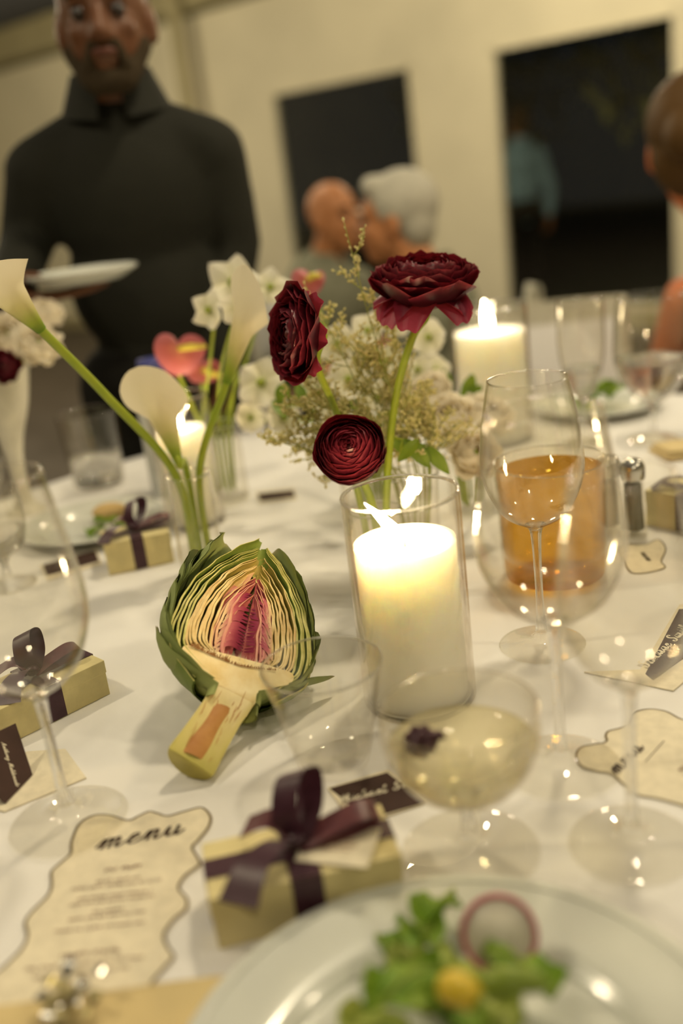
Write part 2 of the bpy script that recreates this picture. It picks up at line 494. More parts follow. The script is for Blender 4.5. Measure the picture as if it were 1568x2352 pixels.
# salad
M['lettuce'] = pm('green_lettuce', (0.16, 0.30, 0.02), 0.45, 0.4, col2=(0.30, 0.42, 0.05), nscale=60, trans=0.25)
M['lettuce_pale'] = pm('pale_lettuce', (0.50, 0.55, 0.14), 0.45, 0.4, col2=(0.34, 0.44, 0.06), nscale=60, trans=0.25)
M['radish'] = pm('radish_flesh', (0.70, 0.66, 0.54), 0.4, 0.4)
M['radish_skin'] = pm('radish_skin', (0.50, 0.12, 0.16), 0.4, 0.4)
M['yellow_veg'] = pm('yellow_pepper', (0.66, 0.47, 0.02), 0.35, 0.5)
M['asparagus'] = pm('green_bean', (0.22, 0.30, 0.03), 0.4, 0.4)
# people
M['skin_dark'] = pm('brown_skin', (0.13, 0.05, 0.02), 0.5, 0.35, sub=0.0)
M['skin'] = pm('tanned_skin', (0.52, 0.22, 0.09), 0.5, 0.35)
M['skin_warm'] = pm('flushed_skin', (0.56, 0.17, 0.06), 0.5, 0.35)
M['black_shirt'] = pm('black_cotton_shirt', (0.020, 0.020, 0.015), 0.8, 0.15, nscale=6, bump=0.4, bscale=14)
M['black_trousers'] = pm('black_trousers', (0.015, 0.014, 0.012), 0.85, 0.1)
M['beard'] = pm('greying_beard', (0.045, 0.032, 0.018), 0.9, 0.1)
M['eye'] = pm('dark_eye', (0.03, 0.02, 0.015), 0.2, 0.5)
M['lip'] = pm('lip', (0.12, 0.04, 0.025), 0.5, 0.3)
M['grey_hair'] = pm('silver_hair', (0.50, 0.47, 0.38), 0.6, 0.3, nscale=40)
M['brown_hair'] = pm('brown_hair', (0.075, 0.038, 0.010), 0.6, 0.15, nscale=60, bump=0.5, bscale=90)
M['sage'] = pm('sage_grey_shirt', (0.24, 0.24, 0.17), 0.85, 0.1)
M['blue_shirt'] = pm('light_blue_shirt', (0.34, 0.52, 0.62), 0.85, 0.1)
M['dark_dress'] = pm('dark_dress', (0.03, 0.02, 0.02), 0.8, 0.1)
M['chair_white'] = pm('white_painted_wood', (0.66, 0.63, 0.50), 0.5, 0.3)
M['wood'] = pm('table_wood', (0.25, 0.16, 0.08), 0.6, 0.3)

# ================================================================== THE TENT ROOM
WT = 1.9                                     # top of the window openings
A_ = on(620, 212, WT); B_ = on(1560, 20, WT)
UD = V((B_.x - A_.x, B_.y - A_.y, 0)).normalized()      # along the back wall
WD = V((UD.y, -UD.x, 0))                                  # out of the wall, towards the table
if WD.y > 0: WD = -WD
WO = V((A_.x, A_.y, 0))
def wall_u(px, py):
    d = ray(px, py)
    t = (WO - CAM).dot(WD) / d.dot(WD)
    p = CAM + d * t
    return (p - WO).dot(UD), p.z
RZ = math.atan2(UD.y, UD.x)
def wp(u, w, z):                                         # wall coordinates to world
    return WO + UD * u + WD * w + V((0, 0, z))
def wall_boxes(mb, u0, u1, z0, z1, w0=-0.04, w1=0.0):
    c = wp((u0 + u1) / 2, (w0 + w1) / 2, (z0 + z1) / 2)
    mb.box(c, (u1 - u0, w1 - w0, z1 - z0), Matrix.Rotation(RZ, 3, 'Z'))
U0, U1, ZT = -5.0, 11.0, wall_u(0, 72)[1]
BEAM0 = wall_u(0, 165)[1]
WB = 0.14
wins = []
for (xl, yl, xr, yr) in ((620, 212, 945, 150), (1125, 107, 1556, 22)):
    wins.append((wall_u(xl, yl)[0], wall_u(xr, yr)[0]))
w3 = (wins[1][1] + 0.42, wins[1][1] + 1.7)
wins.append(w3)
mb = MB()
edges = [U0] + [q for w in wins for q in w] + [U1]
for i in range(0, len(edges), 2):
    wall_boxes(mb, edges[i], edges[i + 1], 0, ZT)
for (a, b) in wins:
    wall_boxes(mb, a, b, WT, ZT)
    wall_boxes(mb, a, b, 0, WB)
tag(mb.build('wall_back', M['canvas'], smooth=False), 'cream canvas tent wall with tall clear windows', None, None, 'structure')
for n, (a, b) in enumerate(wins, 1):
    r = bpy.data.objects.new('window_%d' % n, None); COL.objects.link(r); r['kind'] = 'structure'
    r['label'] = ['tall dark tent window behind the silver haired guest', 'wide dark tent window beside the cream pillar', 'dark tent window past the wide one'][n - 1]
    mb = MB(); wall_boxes(mb, a + 0.01, b - 0.01, WB + 0.01, WT - 0.01, -0.022, -0.018); mb.build('pane', M['pane'], r, False)
    mb = MB()
    for q in ((a, a + 0.03, WB, WT), (b - 0.03, b, WB, WT), (a, b, WB, WB + 0.03), (a, b, WT - 0.03, WT)):
        wall_boxes(mb, *q, -0.05, 0.012)
    mb.build('window_frame', M['canvas'], r, False)
# eave beam: tan band with a dark underside, a seam post
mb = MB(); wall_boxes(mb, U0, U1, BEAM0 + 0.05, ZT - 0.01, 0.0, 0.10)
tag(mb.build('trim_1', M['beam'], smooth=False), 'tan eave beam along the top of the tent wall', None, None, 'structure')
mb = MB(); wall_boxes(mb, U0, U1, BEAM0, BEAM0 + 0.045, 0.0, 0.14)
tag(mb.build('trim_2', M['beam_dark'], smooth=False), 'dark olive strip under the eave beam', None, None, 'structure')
pu = wall_u(450, 120)[0]
mb = MB(); wall_boxes(mb, pu - 0.055, pu + 0.055, 0, ZT - 0.01, 0.15, 0.21)
tag(mb.build('trim_3', M['beam'], smooth=False), 'slim tan tent post against the cream wall', None, None, 'structure')
mb = MB(); wall_boxes(mb, U0, U1, 0, 0.12, 0.0, 0.03)
tag(mb.build('baseboard_back', M['beam'], smooth=False), 'low skirting strip of the tent wall', None, None, 'structure')
# floor, ceiling, other walls
WL = 13.0
mb = MB()
nb = 36
mb.box(wp((U0 + U1) / 2, WL / 2, -0.06), (U1 - U0 + 0.4, WL + 0.4, 0.1), Matrix.Rotation(RZ, 3, 'Z'))
fl = tag(mb.build('floor', M['floor'], smooth=False), 'dark wooden floor of the tent', None, None, 'structure')
mb = MB()
mb.box(wp((U0 + U1) / 2, WL / 2, ZT + 0.03), (U1 - U0, WL, 0.05), Matrix.Rotation(RZ, 3, 'Z'))
tag(mb.build('ceiling', M['roof_canvas'], smooth=False), 'grey blue tent roof canvas', None, None, 'structure')
for nm, ua, ub, wa, wb in (('wall_left', U0 - 0.05, U0, 0, WL), ('wall_right', U1, U1 + 0.05, 0, WL), ('wall_front', U0, U1, WL, WL + 0.05)):
    mb = MB(); wall_boxes(mb, ua, ub, 0, ZT, wa, wb)
    tag(mb.build(nm, M['canvas'], smooth=False), 'plain cream canvas tent wall', None, None, 'structure')
# night garden outside
mb = MB()
mb.box(wp(0, -8.2, -0.12), (40, 16, 0.1), Matrix.Rotation(RZ, 3, 'Z'))
tag(mb.build('garden_lawn', M['ground'], smooth=False), 'dark lawn outside the tent at night', None, None, 'structure')
def tree(u, w, h, seed, label):
    rnd = random.Random(seed)
    base = wp(u, w, -0.07)
    r = thing('garden_tree', label, 'tree', base, 0, 'trees outside the tent')
    mb = MB()
    mb.tube([(0, 0, 0), (0.05, 0, h * 0.4), (0.0, 0.06, h * 0.8)], [0.11, 0.08, 0.03], 8)
    for k in range(7):
        a = k * 2.4; z = h * (0.35 + 0.07 * k)
        mb.tube([(0.03, 0, z), (cos(a) * 0.5, sin(a) * 0.5, z + 0.3), (cos(a) * 0.9, sin(a) * 0.9, z + 0.25)], [0.03, 0.02, 0.008], 6)
    mb.build('trunk', M['bark'], r)
    mb = MB()
    for k in range(900):
        d = V((rnd.gauss(0, 1), rnd.gauss(0, 1), rnd.gauss(0, 1))).normalized() * (rnd.random() ** 0.4)
        p = V((d.x * 1.1, d.y * 1.1, h * 0.72 + d.z * h * 0.36))
        q = Euler((rnd.uniform(0, 6), rnd.uniform(0, 6), rnd.uniform(0, 6))).to_matrix()
        s = rnd.uniform(0.05, 0.11)
        mb.add([p + q @ V(c) * s for c in ((-1, 0, 0), (0, -0.45, 0.1), (1.2, 0, 0), (0, 0.45, 0.1))], [(0, 1, 2, 3)])
    tag(mb.build('foliage', M['leaf_night'], r, False), kind='stuff')
tree(0.2, -3.0, 3.2, 1, 'leafy dark tree outside the window behind the silver haired guest')
tree(2.75, -2.0, 3.1, 2, 'dark tree just outside the wide window near its left edge')
tree(5.1, -2.0, 3.3, 3, 'dark tree outside the wide window near its right edge')

# ================================================================== THE TABLE
TC, TR = V((0.12, 1.06, 0)), 0.88
r = thing('banquet_table', 'round banquet table hidden under the white cloth', 'table', (TC.x, TC.y, 0))
mb = MB(); mb.lathe([(0, 0.722), (TR - 0.01, 0.722), (TR - 0.01, 0.742), (0, 0.742)], 64)
mb.build('table_top', M['wood'], r, False)
for k in range(4):
    a = pi / 4 + k * pi / 2
    mb = MB(); mb.tube([(0.55 * cos(a), 0.55 * sin(a), 0), (0.5 * cos(a), 0.5 * sin(a), 0.722)], 0.022, 10)
    mb.build('leg', M['silver'], r)
mb = MB()
def cloth(u, v):
    a = 2 * pi * u
    if v < 0.5:
        q = v / 0.5
        rr = TR * q
        return V((rr * cos(a), rr * sin(a), TZ))
    q = (v - 0.5) / 0.5
    wv = (0.045 * sin(a * 17 + 0.6 * sin(a * 3)) + 0.02 * sin(a * 29)) * q
    rr = TR + 0.012 * min(1, q * 8) + wv + 0.07 * q
    return V((rr * cos(a), rr * sin(a), TZ - 0.004 * min(1, q * 8) - 0.66 * max(0, q - 0.03)))
mb.grid(cloth, 320, 40, True)
o = mb.build('tablecloth', M['linen'])
o.location = (TC.x, TC.y, 0)
tag(o, 'white linen tablecloth draped over the round banquet table', 'tablecloth')

# ================================================================== GLASSWARE
def shell_profile(outer, th=0.0012):
    inner = [(max(0.0, r_ - th), z + (th if i == 0 else 0)) for i, (r_, z) in enumerate(outer)]
    return outer + list(reversed(inner))
def prof_curve(pts, n=6):
    return [(max(0.0, p.x), p.y) for p in smooth_path([V((a, b, 0)) for a, b in pts], n)]

def stem_glass(name, label, loc, H, foot_r, stem_h, bowl, group=None, liquid=None, fill=0.5, stem_r=0.0042, seg=48):
    """bowl: list of (r, fraction of bowl height)"""
    r = thing(name, label, 'glass', loc, 0, group)
    foot = [(foot_r, 0.0), (foot_r, 0.0016), (foot_r * 0.6, 0.0036), (foot_r * 0.25, 0.0075), (stem_r * 1.5, 0.013)]
    mb = MB(); mb.lathe(prof_curve(foot, 4), seg); mb.lathe([(0.0005, 0.0004), (foot_r, 0.0004)], seg)
    mb.build('foot', M['glass'], r)
    st = [(stem_r * 1.5, 0.0125), (stem_r, 0.03), (stem_r * 0.9, stem_h * 0.6), (stem_r * 1.25, stem_h - 0.008), (stem_r * 2.4, stem_h + 0.001)]
    mb = MB(); mb.lathe(prof_curve(st, 5), 16); mb.build('stem', M['glass_solid'], r)
    bh = H - stem_h
    pts = prof_curve([(0.0008, stem_h)] + [(a, stem_h + bh * f) for a, f in bowl], 7)
    mb = MB(); mb.lathe(shell_profile(pts, 0.0011), seg); mb.build('bowl', M['glass'], r)
    # rounded lip
    rr, zz = pts[-1]
    mb = MB(); mb.tube([(cos(2 * pi * k / 64) * (rr - 0.0005), sin(2 * pi * k / 64) * (rr - 0.0005), zz) for k in range(65)], 0.0008, 6, False)
    mb.build('rim', M['glass'], r)
    if liquid:
        lv = stem_h + bh * fill
        lp = [(a - 0.0016, b + 0.0014) for a, b in pts if b < lv]
        lp = [(max(0, a), b) for a, b in lp]
        lp[0] = (0.0, lp[0][1])
        lp += [(lp[-1][0], lv), (0.0, lv)]
        mb = MB(); mb.lathe(lp, seg); mb.build('drink', liquid, r)
    return r
WINE = [(0.016, 0.02), (0.034, 0.12), (0.046, 0.28), (0.049, 0.42), (0.046, 0.62), (0.041, 0.82), (0.0365, 1.0)]
WINE5 = [(0.013, 0.015), (0.030, 0.10), (0.042, 0.26), (0.0465, 0.42), (0.0445, 0.65), (0.040, 0.85), (0.0355, 1.0)]
g1 = on(160, 1890); g4 = on(1290, 1765); g5 = on(1245, 1480); g6 = on(1452, 1940)
stem_glass('wine_glass', 'large empty wine glass beside the left menu card', g1 + V((0, 0, 0.0019)), 0.278, 0.044, 0.112, WINE)
stem_glass('wine_glass', 'large empty wine glass just right of the front candle', g4 + V((0, 0, 0.0019)), 0.280, 0.043, 0.123, [(a * 1.09, b) for a, b in WINE])
stem_glass('wine_glass', 'empty wine glass in front of the amber drink', g5, 0.260, 0.040, 0.122, WINE5)
stem_glass('wine_glass', 'empty wine glass standing between the coupe and the right menu card', g6, 0.262, 0.041, 0.122, [(a * 0.86, b) for a, b in WINE])
g8 = V((0.50, 1.50, TZ)); g7 = V((0.40, 1.53, TZ))
stem_glass('wine_glass', 'wine glass with water by the far salad plate', g8, 0.226, 0.038, 0.058, [(0.012, 0.02), (0.034, 0.12), (0.053, 0.32), (0.058, 0.5), (0.056, 0.75), (0.051, 1.0)], None, M['water'], 0.42)
stem_glass('champagne_flute', 'slim flute part filled beside the far wine glass', g7, 0.226, 0.032, 0.069, [(0.010, 0.02), (0.022, 0.14), (0.032, 0.36), (0.036, 0.6), (0.0355, 1.0)], None, M['water'], 0.33)
stem_glass('wine_glass', 'empty wine glass in front of the pale footed vase', V((-0.497, 1.345, TZ)), 0.195, 0.034, 0.080, [(0.012, 0.02), (0.030, 0.14), (0.040, 0.40), (0.041, 0.6), (0.036, 1.0)], None, M['water'], 0.3)
stem_glass('water_goblet', 'small goblet of water behind the left wine glass', on(22, 1345), 0.13, 0.034, 0.040, [(0.016, 0.03), (0.032, 0.2), (0.038, 0.55), (0.036, 1.0)], None, M['water'], 0.4)
gc = on(1080, 1955)
coupe = stem_glass('champagne_coupe', 'shallow coupe of pale champagne with a dark garnish', gc, 0.112, 0.046, 0.046, [(0.018, 0.03), (0.036, 0.18), (0.048, 0.45), (0.0525, 0.75), (0.0525, 1.0)], None, M['champagne'], 0.60)
# garnish berry floating in the coupe
gz = 0.046 + 0.066 * 0.60
p = gc + V((-0.026, 0.004, gz + 0.002))
r = thing('garnish_berry', 'dark purple berry floating in the champagne coupe', 'berry', p)
mb = MB()
rnd = random.Random(5)
for k in range(26):
    th = math.acos(1 - 2 * (k + 0.5) / 26); ph = k * 2.4
    mb.sphere((0.0085 * sin(th) * cos(ph), 0.0085 * sin(th) * sin(ph), 0.0085 * cos(th)), 0.0036, 7, 5)
mb.sphere((0, 0, 0), 0.008, 10, 8)
M['berry'] = pm('dark_berry', (0.07, 0.022, 0.035), 0.35, 0.5)
mb.build('drupelets', M['berry'], r)
mb = MB(); mb.tube([(0.006, -0.002, 0.005), (0.013, -0.004, 0.006), (0.016, -0.006, 0.004)], [0.002, 0.0035, 0.001], 6); mb.build('stalk', M['berry'], r)

def tumbler(name, label, loc, H, r0, r1, liquid=None, fill=0.5, th=0.0016, mat=None, group=None, base=0.006):
    r = thing(name, label, 'glass', loc, 0, group)
    outer = prof_curve([(0.0005, 0.0), (r0 * 0.85, 0.0), (r0, 0.004), (r0 + (r1 - r0) * 0.5, H * 0.5), (r1, H)], 5)
    inner = [(max(0, r0 + (r1 - r0) * (z / H) - th), z) for z in (base, H * 0.3, H * 0.6, H)]
    inner[0] = (inner[0][0] * 0.95, base)
    mb = MB(); mb.lathe(outer, 48); mb.lathe([(0.0004, base)] + inner, 48)
    mb.build('wall', mat or M['glass'], r)
    mb = MB(); mb.tube([(cos(2 * pi * k / 64) * (r1 - th / 2), sin(2 * pi * k / 64) * (r1 - th / 2), H) for k in range(65)], th * 0.62, 6, False)
    mb.build('rim', M['glass_solid'], r)
    if liquid:
        lv = H * fill
        ra, rb = r0 - th - 0.0006, r0 + (r1 - r0) * fill - th - 0.0006
        mb = MB(); mb.lathe([(0, base + 0.0008), (ra, base + 0.0008), (rb, lv), (0, lv)], 40); mb.build('drink', liquid, r)
    return r
tumbler('tumbler', 'short clear empty tumbler beside the artichoke', on(767, 1747), 0.088, 0.030, 0.0485)
tumbler('tumbler', 'tall tumbler of amber drink behind the wine glass', on(1275, 1325), 0.135, 0.056, 0.060, M['amber'], 0.92)
tumbler('tumbler', 'plain water tumbler near the waiter', V((-0.40, 1.63, TZ)), 0.128, 0.042, 0.051, M['water'], 0.40)

# salt and pepper shakers
def shaker(loc, mat, label, h=0.075):
    r = thing('shaker', label, 'shaker', loc, 0, 'salt and pepper shakers')
    mb = MB(); mb.lathe(prof_curve([(0.0005, 0), (0.015, 0), (0.016, 0.004), (0.0135, h * 0.5), (0.0125, h)], 5), 12); mb.build('jar', M['glass'], r)
    mb = MB(); mb.lathe([(0, 0.009), (0.0135, 0.009), (0.0115, h * 0.5), (0.0105, h * 0.86), (0, h * 0.86)], 12); mb.build('contents', mat, r)
    mb = MB(); mb.lathe(prof_curve([(0.0140, h - 0.004), (0.0150, h + 0.003), (0.0145, h + 0.012), (0.009, h + 0.019), (0.0005, h + 0.021)], 5), 16); mb.build('cap', M['silver'], r)
shaker(on(1455, 1228), M['pepper'], 'glass pepper shaker by the far right menu card')
shaker(on(1400, 1218), M['salt'], 'glass salt shaker beside the pepper shaker')

# ================================================================== CANDLES
def flame_mesh(h, w, lean):
    mb = MB()
    prof = [(0.0, 0.0), (0.45, 0.06), (0.85, 0.18), (1.0, 0.32), (0.8, 0.55), (0.42, 0.8), (0.12, 0.96), (0.0, 1.0)]
    pr = prof_curve(prof, 4)
    for i, (a, z) in enumerate(pr):
        pass
    vs_, fs = [], []
    seg = 14
    for (a, z) in pr:
        off = V(lean) * (z ** 1.3) * h
        for k in range(seg):
            q = 2 * pi * k / seg
            vs_.append(V((a * w * cos(q), a * w * sin(q), z * h)) + off)
    for i in range(len(pr) - 1):
        for k in range(seg):
            fs.append((i * seg + k, i * seg + (k + 1) % seg, (i + 1) * seg + (k + 1) % seg, (i + 1) * seg + k))
    mb.add(vs_, fs)
    return mb
def candle(loc, glass_r, glass_h, cr, ch, label, glabel, lean, fh=0.036, fw=0.0065, watts=2.2):
    r = thing('hurricane_glass', glabel, 'candle holder', loc, 0, 'glass candle cylinders')
    th = 0.0026
    mb = MB()
    mb.lathe([(0.0005, 0.0), (glass_r - 0.002, 0.0), (glass_r, 0.003), (glass_r, glass_h * 0.5), (glass_r, glass_h)], 64)
    mb.lathe([(0.0005, 0.006), (glass_r - th - 0.002, 0.006), (glass_r - th, 0.009), (glass_r - th, glass_h)], 64)
    mb.build('wall', M['candle_glass'], r)
    mb = MB(); mb.tube([(cos(2 * pi * k / 80) * (glass_r - th / 2), sin(2 * pi * k / 80) * (glass_r - th / 2), glass_h) for k in range(81)], th * 0.62, 8, False)
    mb.build('rim', M['glass_solid'], r)
    c = thing('pillar_candle', label, 'candle', V(loc) + V((0, 0, 0.0066)), 0, 'lit pillar candles')
    mb = MB()
    mb.lathe(prof_curve([(0.0004, 0), (cr * 0.98, 0), (cr, 0.003), (cr, ch * 0.5), (cr, ch - 0.006), (cr * 0.985, ch - 0.002), (cr * 0.93, ch), (cr * 0.80, ch - 0.0015), (cr * 0.45, ch - 0.004), (0.0004, ch - 0.0055)], 5), 64)
    mb.build('wax', M['wax'], c)
    wx = ch - 0.0055
    mb = MB(); mb.tube([(0, 0, wx - 0.003), (0.0002, 0, wx + 0.004), (0.0012 + lean[0] * 0.004, 0, wx + 0.009)], [0.0009, 0.0009, 0.0007], 7); mb.build('wick', M['wick'], c)
    f = flame_mesh(fh, fw, lean).build('flame', M['flame'], c)
    f.location = (lean[0] * 0.004, 0, wx + 0.006)
    l = lamp('candle_light', (0, 0, 0), watts, 0.008, (1.0, 0.72, 0.36))
    l.location = V(loc) + V((lean[0] * 0.02, lean[1] * 0.02, 0.0066 + wx + 0.024))
cl = on(965, 1600)
candle(cl, 0.050, 0.192, 0.0435, 0.143, 'lit ivory pillar candle inside the front glass cylinder', 'tall clear glass cylinder around the front pillar candle', (-0.75, 0.1, 0))
candle(on(1140, 1010), 0.063, 0.222, 0.057, 0.176, 'thick lit pillar candle behind the roses', 'wide glass cylinder around the candle behind the roses', (-0.1, 0, 0), 0.050, 0.009)
candle(on(452, 1200), 0.043, 0.186, 0.034, 0.134, 'small lit pillar candle behind the calla lily vase', 'narrow glass cylinder around the candle behind the calla lilies', (-0.35, 0, 0), 0.046, 0.008)

# ================================================================== ARTICHOKE
S_END = on(425, 1765, 0.7682)
BASE = on(540, 1590, 0.7925)
AX_RISE = 0.46
best = None
for k in range(700):
    Lx = 0.08 + 0.16 * k / 700
    tip = on(583, 1232, BASE.z + AX_RISE * Lx)
    e = abs((tip - BASE).length - Lx)
    if best is None or e < best[0]:
        best = (e, Lx, tip)
BL, ART_TIP = best[1], best[2]              # bulb length, tip of the bulb
a_ax = (ART_TIP - BASE).normalized()
cdir = (CAM + V((0.16, 0, -0.10)) - BASE).normalized()
n_ax = (cdir - a_ax * cdir.dot(a_ax)).normalized()
x_ax = a_ax.cross(n_ax).normalized()
BW = 0.0675                                 # bulb half width
ART = bpy.data.objects.new('artichoke_half', None); COL.objects.link(ART)
ART_M = Matrix.Translation(BASE) @ Matrix((x_ax, a_ax, n_ax)).transposed().to_4x4()
ART.matrix_world = ART_M
tag(ART, 'halved green artichoke with its cut side showing a pink choke', 'artichoke')
s_loc = ART_M.inverted() @ S_END            # foot of the stem in the bulb's own axes
STEM = s_loc.length
YB = 0.016                                  # the axis bends from the bulb into the stem below this height
st_dir = V((s_loc.x, s_loc.y - 0.004, 0)); TH_S = math.atan2(st_dir.x, -st_dir.y)
SLZ = s_loc.z / STEM
_cl = [(V((0, YB, 0)), 0.0)]
for _i in range(400):
    _p, _a = _cl[-1]
    _d = 0.0005
    _f = min(1.0, (_i + 1) * _d / 0.030); _f = _f * _f * (3 - 2 * _f)
    _a = TH_S * _f
    _cl.append((_p + V((sin(_a), -cos(_a), SLZ)) * _d, _a))
class _Bend:
    def __matmul__(s, p):
        p = V(p)
        if p.y >= YB: return p
        k = min(399.0, (YB - p.y) / 0.0005); i = int(k)
        c = _cl[i][0].lerp(_cl[i + 1][0], k - i); a = _cl[i][1]
        return c + V((cos(a) * p.x, sin(a) * p.x, p.z))
STEM_M = _Bend()
STEM = STEM - 0.007
# local axes: x across the cut, y along the stem to the tip, z out of the cut face
def outl(t):                                # half outline of the bulb, t 0 base .. 1 tip
    pts = [(0, .30), (.06, .60), (.14, .84), (.25, .97), (.36, 1.0), (.5, .95), (.64, .82), (.78, .62), (.9, .37), (1.0, .08)]
    for (a, ra), (b, rb) in zip(pts, pts[1:]):
        if t <= b:
            f = (t - a) / (b - a); f = f * f * (3 - 2 * f) * 0.5 + f * 0.5
            return ra + (rb - ra) * f
    return pts[-1][1]
rnd = random.Random(21)
NL = 18
HT = 0.185                                  # height of the heart's rim, as a share of the bulb
def bract_piece(k, side):
    """one bract layer on one side of the cut: a thin curved shell swept back from the cut face"""
    q = k / (NL - 1)
    s = (1.0 - 0.76 * q ** 0.95) * rnd.uniform(0.985, 1.015)
    y0 = BL * (0.00 + (HT - 0.01) * min(1.0, q / 0.55) ** 0.8)
    y1 = BL * (1.0 - 0.34 * q ** 1.0 + rnd.uniform(-0.05, 0.014)) * (0.965 if side > 0 else 1.0)
    gap = BW * 0.76 / NL
    th0 = gap * rnd.uniform(0.74, 0.98) * (0.72 if q < 0.25 and side < 0 else 1.0)
    ph, ph2 = rnd.uniform(0, 6), rnd.uniform(0, 6)
    dz = rnd.uniform(-0.0016, 0.0014)
    n, m = 34, 10
    rim_x = BW * (0.80 - 0.30 * max(0.0, q - 0.5))            # where the layer leaves the heart
    prof = []
    for i in range(n + 1):
        t = i / n
        w = outl(0.10 + 0.90 * t) * BW * s
        # the foot of every layer folds in along the heart before it climbs (S bend)
        foot = exp(-(t / 0.10) ** 2)
        xin = min(w, rim_x * (0.55 + 0.40 * (1 - q)))
        x = w * (1 - 0.55 * foot) + xin * 0.30 * foot
        x += 0.0018 * sin(3.0 * pi * t + 0.6) * (1 - t) * (0.4 + q) + 0.0007 * sin(9 * t + ph) + 0.0004 * sin(21 * t + ph2)
        lean = 0.010 * t * t * (1 - 0.3 * q)
        yy = y0 + (y1 - y0) * t - BL * 0.035 * sin(pi * min(1, t / 0.3)) * (0.3 + 0.7 * q)
        prof.append((max(0.0006, x), yy, lean))
    span = pi * 0.5 * (1.0 if q < 0.6 else 0.8)
    def pt(i, j, off):
        x, y, ln = prof[i]
        a = span * j / m
        r_ = max(0.0004, x - off)
        back = 0.92
        return V((side * r_ * cos(a) + ln, y, -r_ * back * sin(a) + (dz if j == 0 else 0)))
    def thk(i):
        t = i / n
        return th0 * (0.78 + 0.35 * sin(pi * min(1, t * 1.15)) - 0.50 * t ** 2)
    mb = MB()
    vo = [pt(i, j, 0) for j in range(m + 1) for i in range(n + 1)]
    vi = [pt(i, j, thk(i)) for j in range(m + 1) for i in range(n + 1)]
    fs = [(j * (n + 1) + i, j * (n + 1) + i + 1, (j + 1) * (n + 1) + i + 1, (j + 1) * (n + 1) + i) for j in range(m) for i in range(n)]
    mb.add(vo, fs, q); mb.add(vi, [tuple(reversed(f)) for f in fs], q)
    cap = MB()
    bulge = 0.0006
    vs_ = []
    for i in range(n + 1):
        a, b = pt(i, 0, 0), pt(i, 0, thk(i))
        vs_ += [a, (a + b) / 2 + V((0, 0, bulge)), b]
    cap.add(vs_, [(3 * i + c, 3 * i + 3 + c, 3 * i + 4 + c, 3 * i + 1 + c) for i in range(n) for c in (0, 1)], q)
    side_m = M['art_green'] if q < 0.26 else (M['bract_side_yellow'] if q < 0.70 else M['bract_side_pink'])
    cap_m = M['cut_outer'] if q < 0.24 else (M['cut_mid'] if q < 0.72 else (M['cut_inner'] if q < 0.86 else M['cut_rose']))
    b = mb.build('bract', side_m, ART)
    cap.build('cut_edge', cap_m, b)
M['cut_rose'] = pm('cut_bract_edge_rose', (0.66, 0.34, 0.22), 0.5, 0.35, col2=(0.58, 0.20, 0.18), nscale=60)
for k in range(NL):
    for sd in (-1, 1):
        bract_piece(k, sd)
# heart: half-turned receptacle with a flat cut face
def half_solid(prof, name, mat, zf=0.0, face_mat=None, dome=0.0, T=None):
    """prof: (half width, y); turned half round behind the cut plane, flat in front"""
    mb = MB(); n = len(prof); m = 14
    vs_ = []
    for j in range(m + 1):
        a = pi * j / m
        for (x, y) in prof:
            vs_.append(V((x * cos(a), y, -x * sin(a) + zf)))
    if T is not None: vs_ = [T @ q_ for q_ in vs_]
    mb.add(vs_, [(j * n + i, (j + 1) * n + i, (j + 1) * n + i + 1, j * n + i + 1) for j in range(m) for i in range(n - 1)])
    o = mb.build(name, mat, ART)
    fb = MB(); fv = []
    K = 8
    for (x, y) in prof:
        for c in range(K + 1):
            u = -1 + 2 * c / K
            fv.append(V((x * u, y, zf + dome * (1 - u * u) - (0.004 * min(1.0, max(0.0, (-0.002 - y) / 0.009)) if name == 'heart' else 0.0))))
    if T is not None: fv = [T @ q_ for q_ in fv]
    fb.add(fv, [(i * (K + 1) + c, i * (K + 1) + c + 1, (i + 1) * (K + 1) + c + 1, (i + 1) * (K + 1) + c) for i in range(n - 1) for c in range(K)], [min(1, max(0, (prof[i][1] + STEM) / (STEM + 0.002))) * (0.55 if c in (0, K) else 1.0) for i in range(n) for c in range(K + 1)])
    fb.build('cut_face', face_mat or mat, o)
    return o
sr = 0.0195
M['stem_flesh'] = ramp_mat('artichoke_stem_flesh', [(0.0, (0.50, 0.44, 0.10)), (0.25, (0.62, 0.53, 0.17)), (0.6, (0.70, 0.58, 0.24)), (1.0, (0.86, 0.73, 0.42))], 0.5, 0.0, 0.35, nscale=55, namp=0.22, bump=0.2, bscale=180, stretch=(1.6, 0.35, 1))
hpf = prof_curve([(sr * 1.00, -0.012), (sr * 1.06, -0.002), (sr * 1.30, BL * 0.050), (BW * 0.54, BL * 0.085), (BW * 0.70, BL * 0.118), (BW * 0.76, BL * 0.155), (BW * 0.73, BL * 0.185), (BW * 0.60, BL * 0.192), (BW * 0.40, BL * 0.178), (BW * 0.2, BL * 0.165), (0.0002, BL * 0.16)], 4)
half_solid([(0.0002, -0.0121)] + hpf, 'heart', M['heart'], 0.0010, None, 0.0012, STEM_M)
stp = prof_curve([(sr * 1.06, -STEM + 0.0005), (sr * 1.08, -STEM + 0.004), (sr * 1.02, -STEM * 0.75), (sr * 0.97, -STEM * 0.5), (sr * 0.95, -STEM * 0.30), (sr * 0.98, -0.014), (sr * 1.02, -0.004), (sr * 1.10, 0.002)], 4)
half_solid([(0.0002, -STEM)] + stp + [(0.0002, 0.0022)], 'stem', M['stem_skin'], 0.0009, M['stem_flesh'], 0.0013, STEM_M)
mb = MB()
pp = []
for i in range(13):
    t = i / 12
    w = 0.0092 * (0.92 + 0.08 * sin(7 * t)) * (1 - 0.15 * t) * (1 if t < 0.92 else 0.8)
    pp.append((w, -STEM * 0.93 + t * STEM * 0.70))
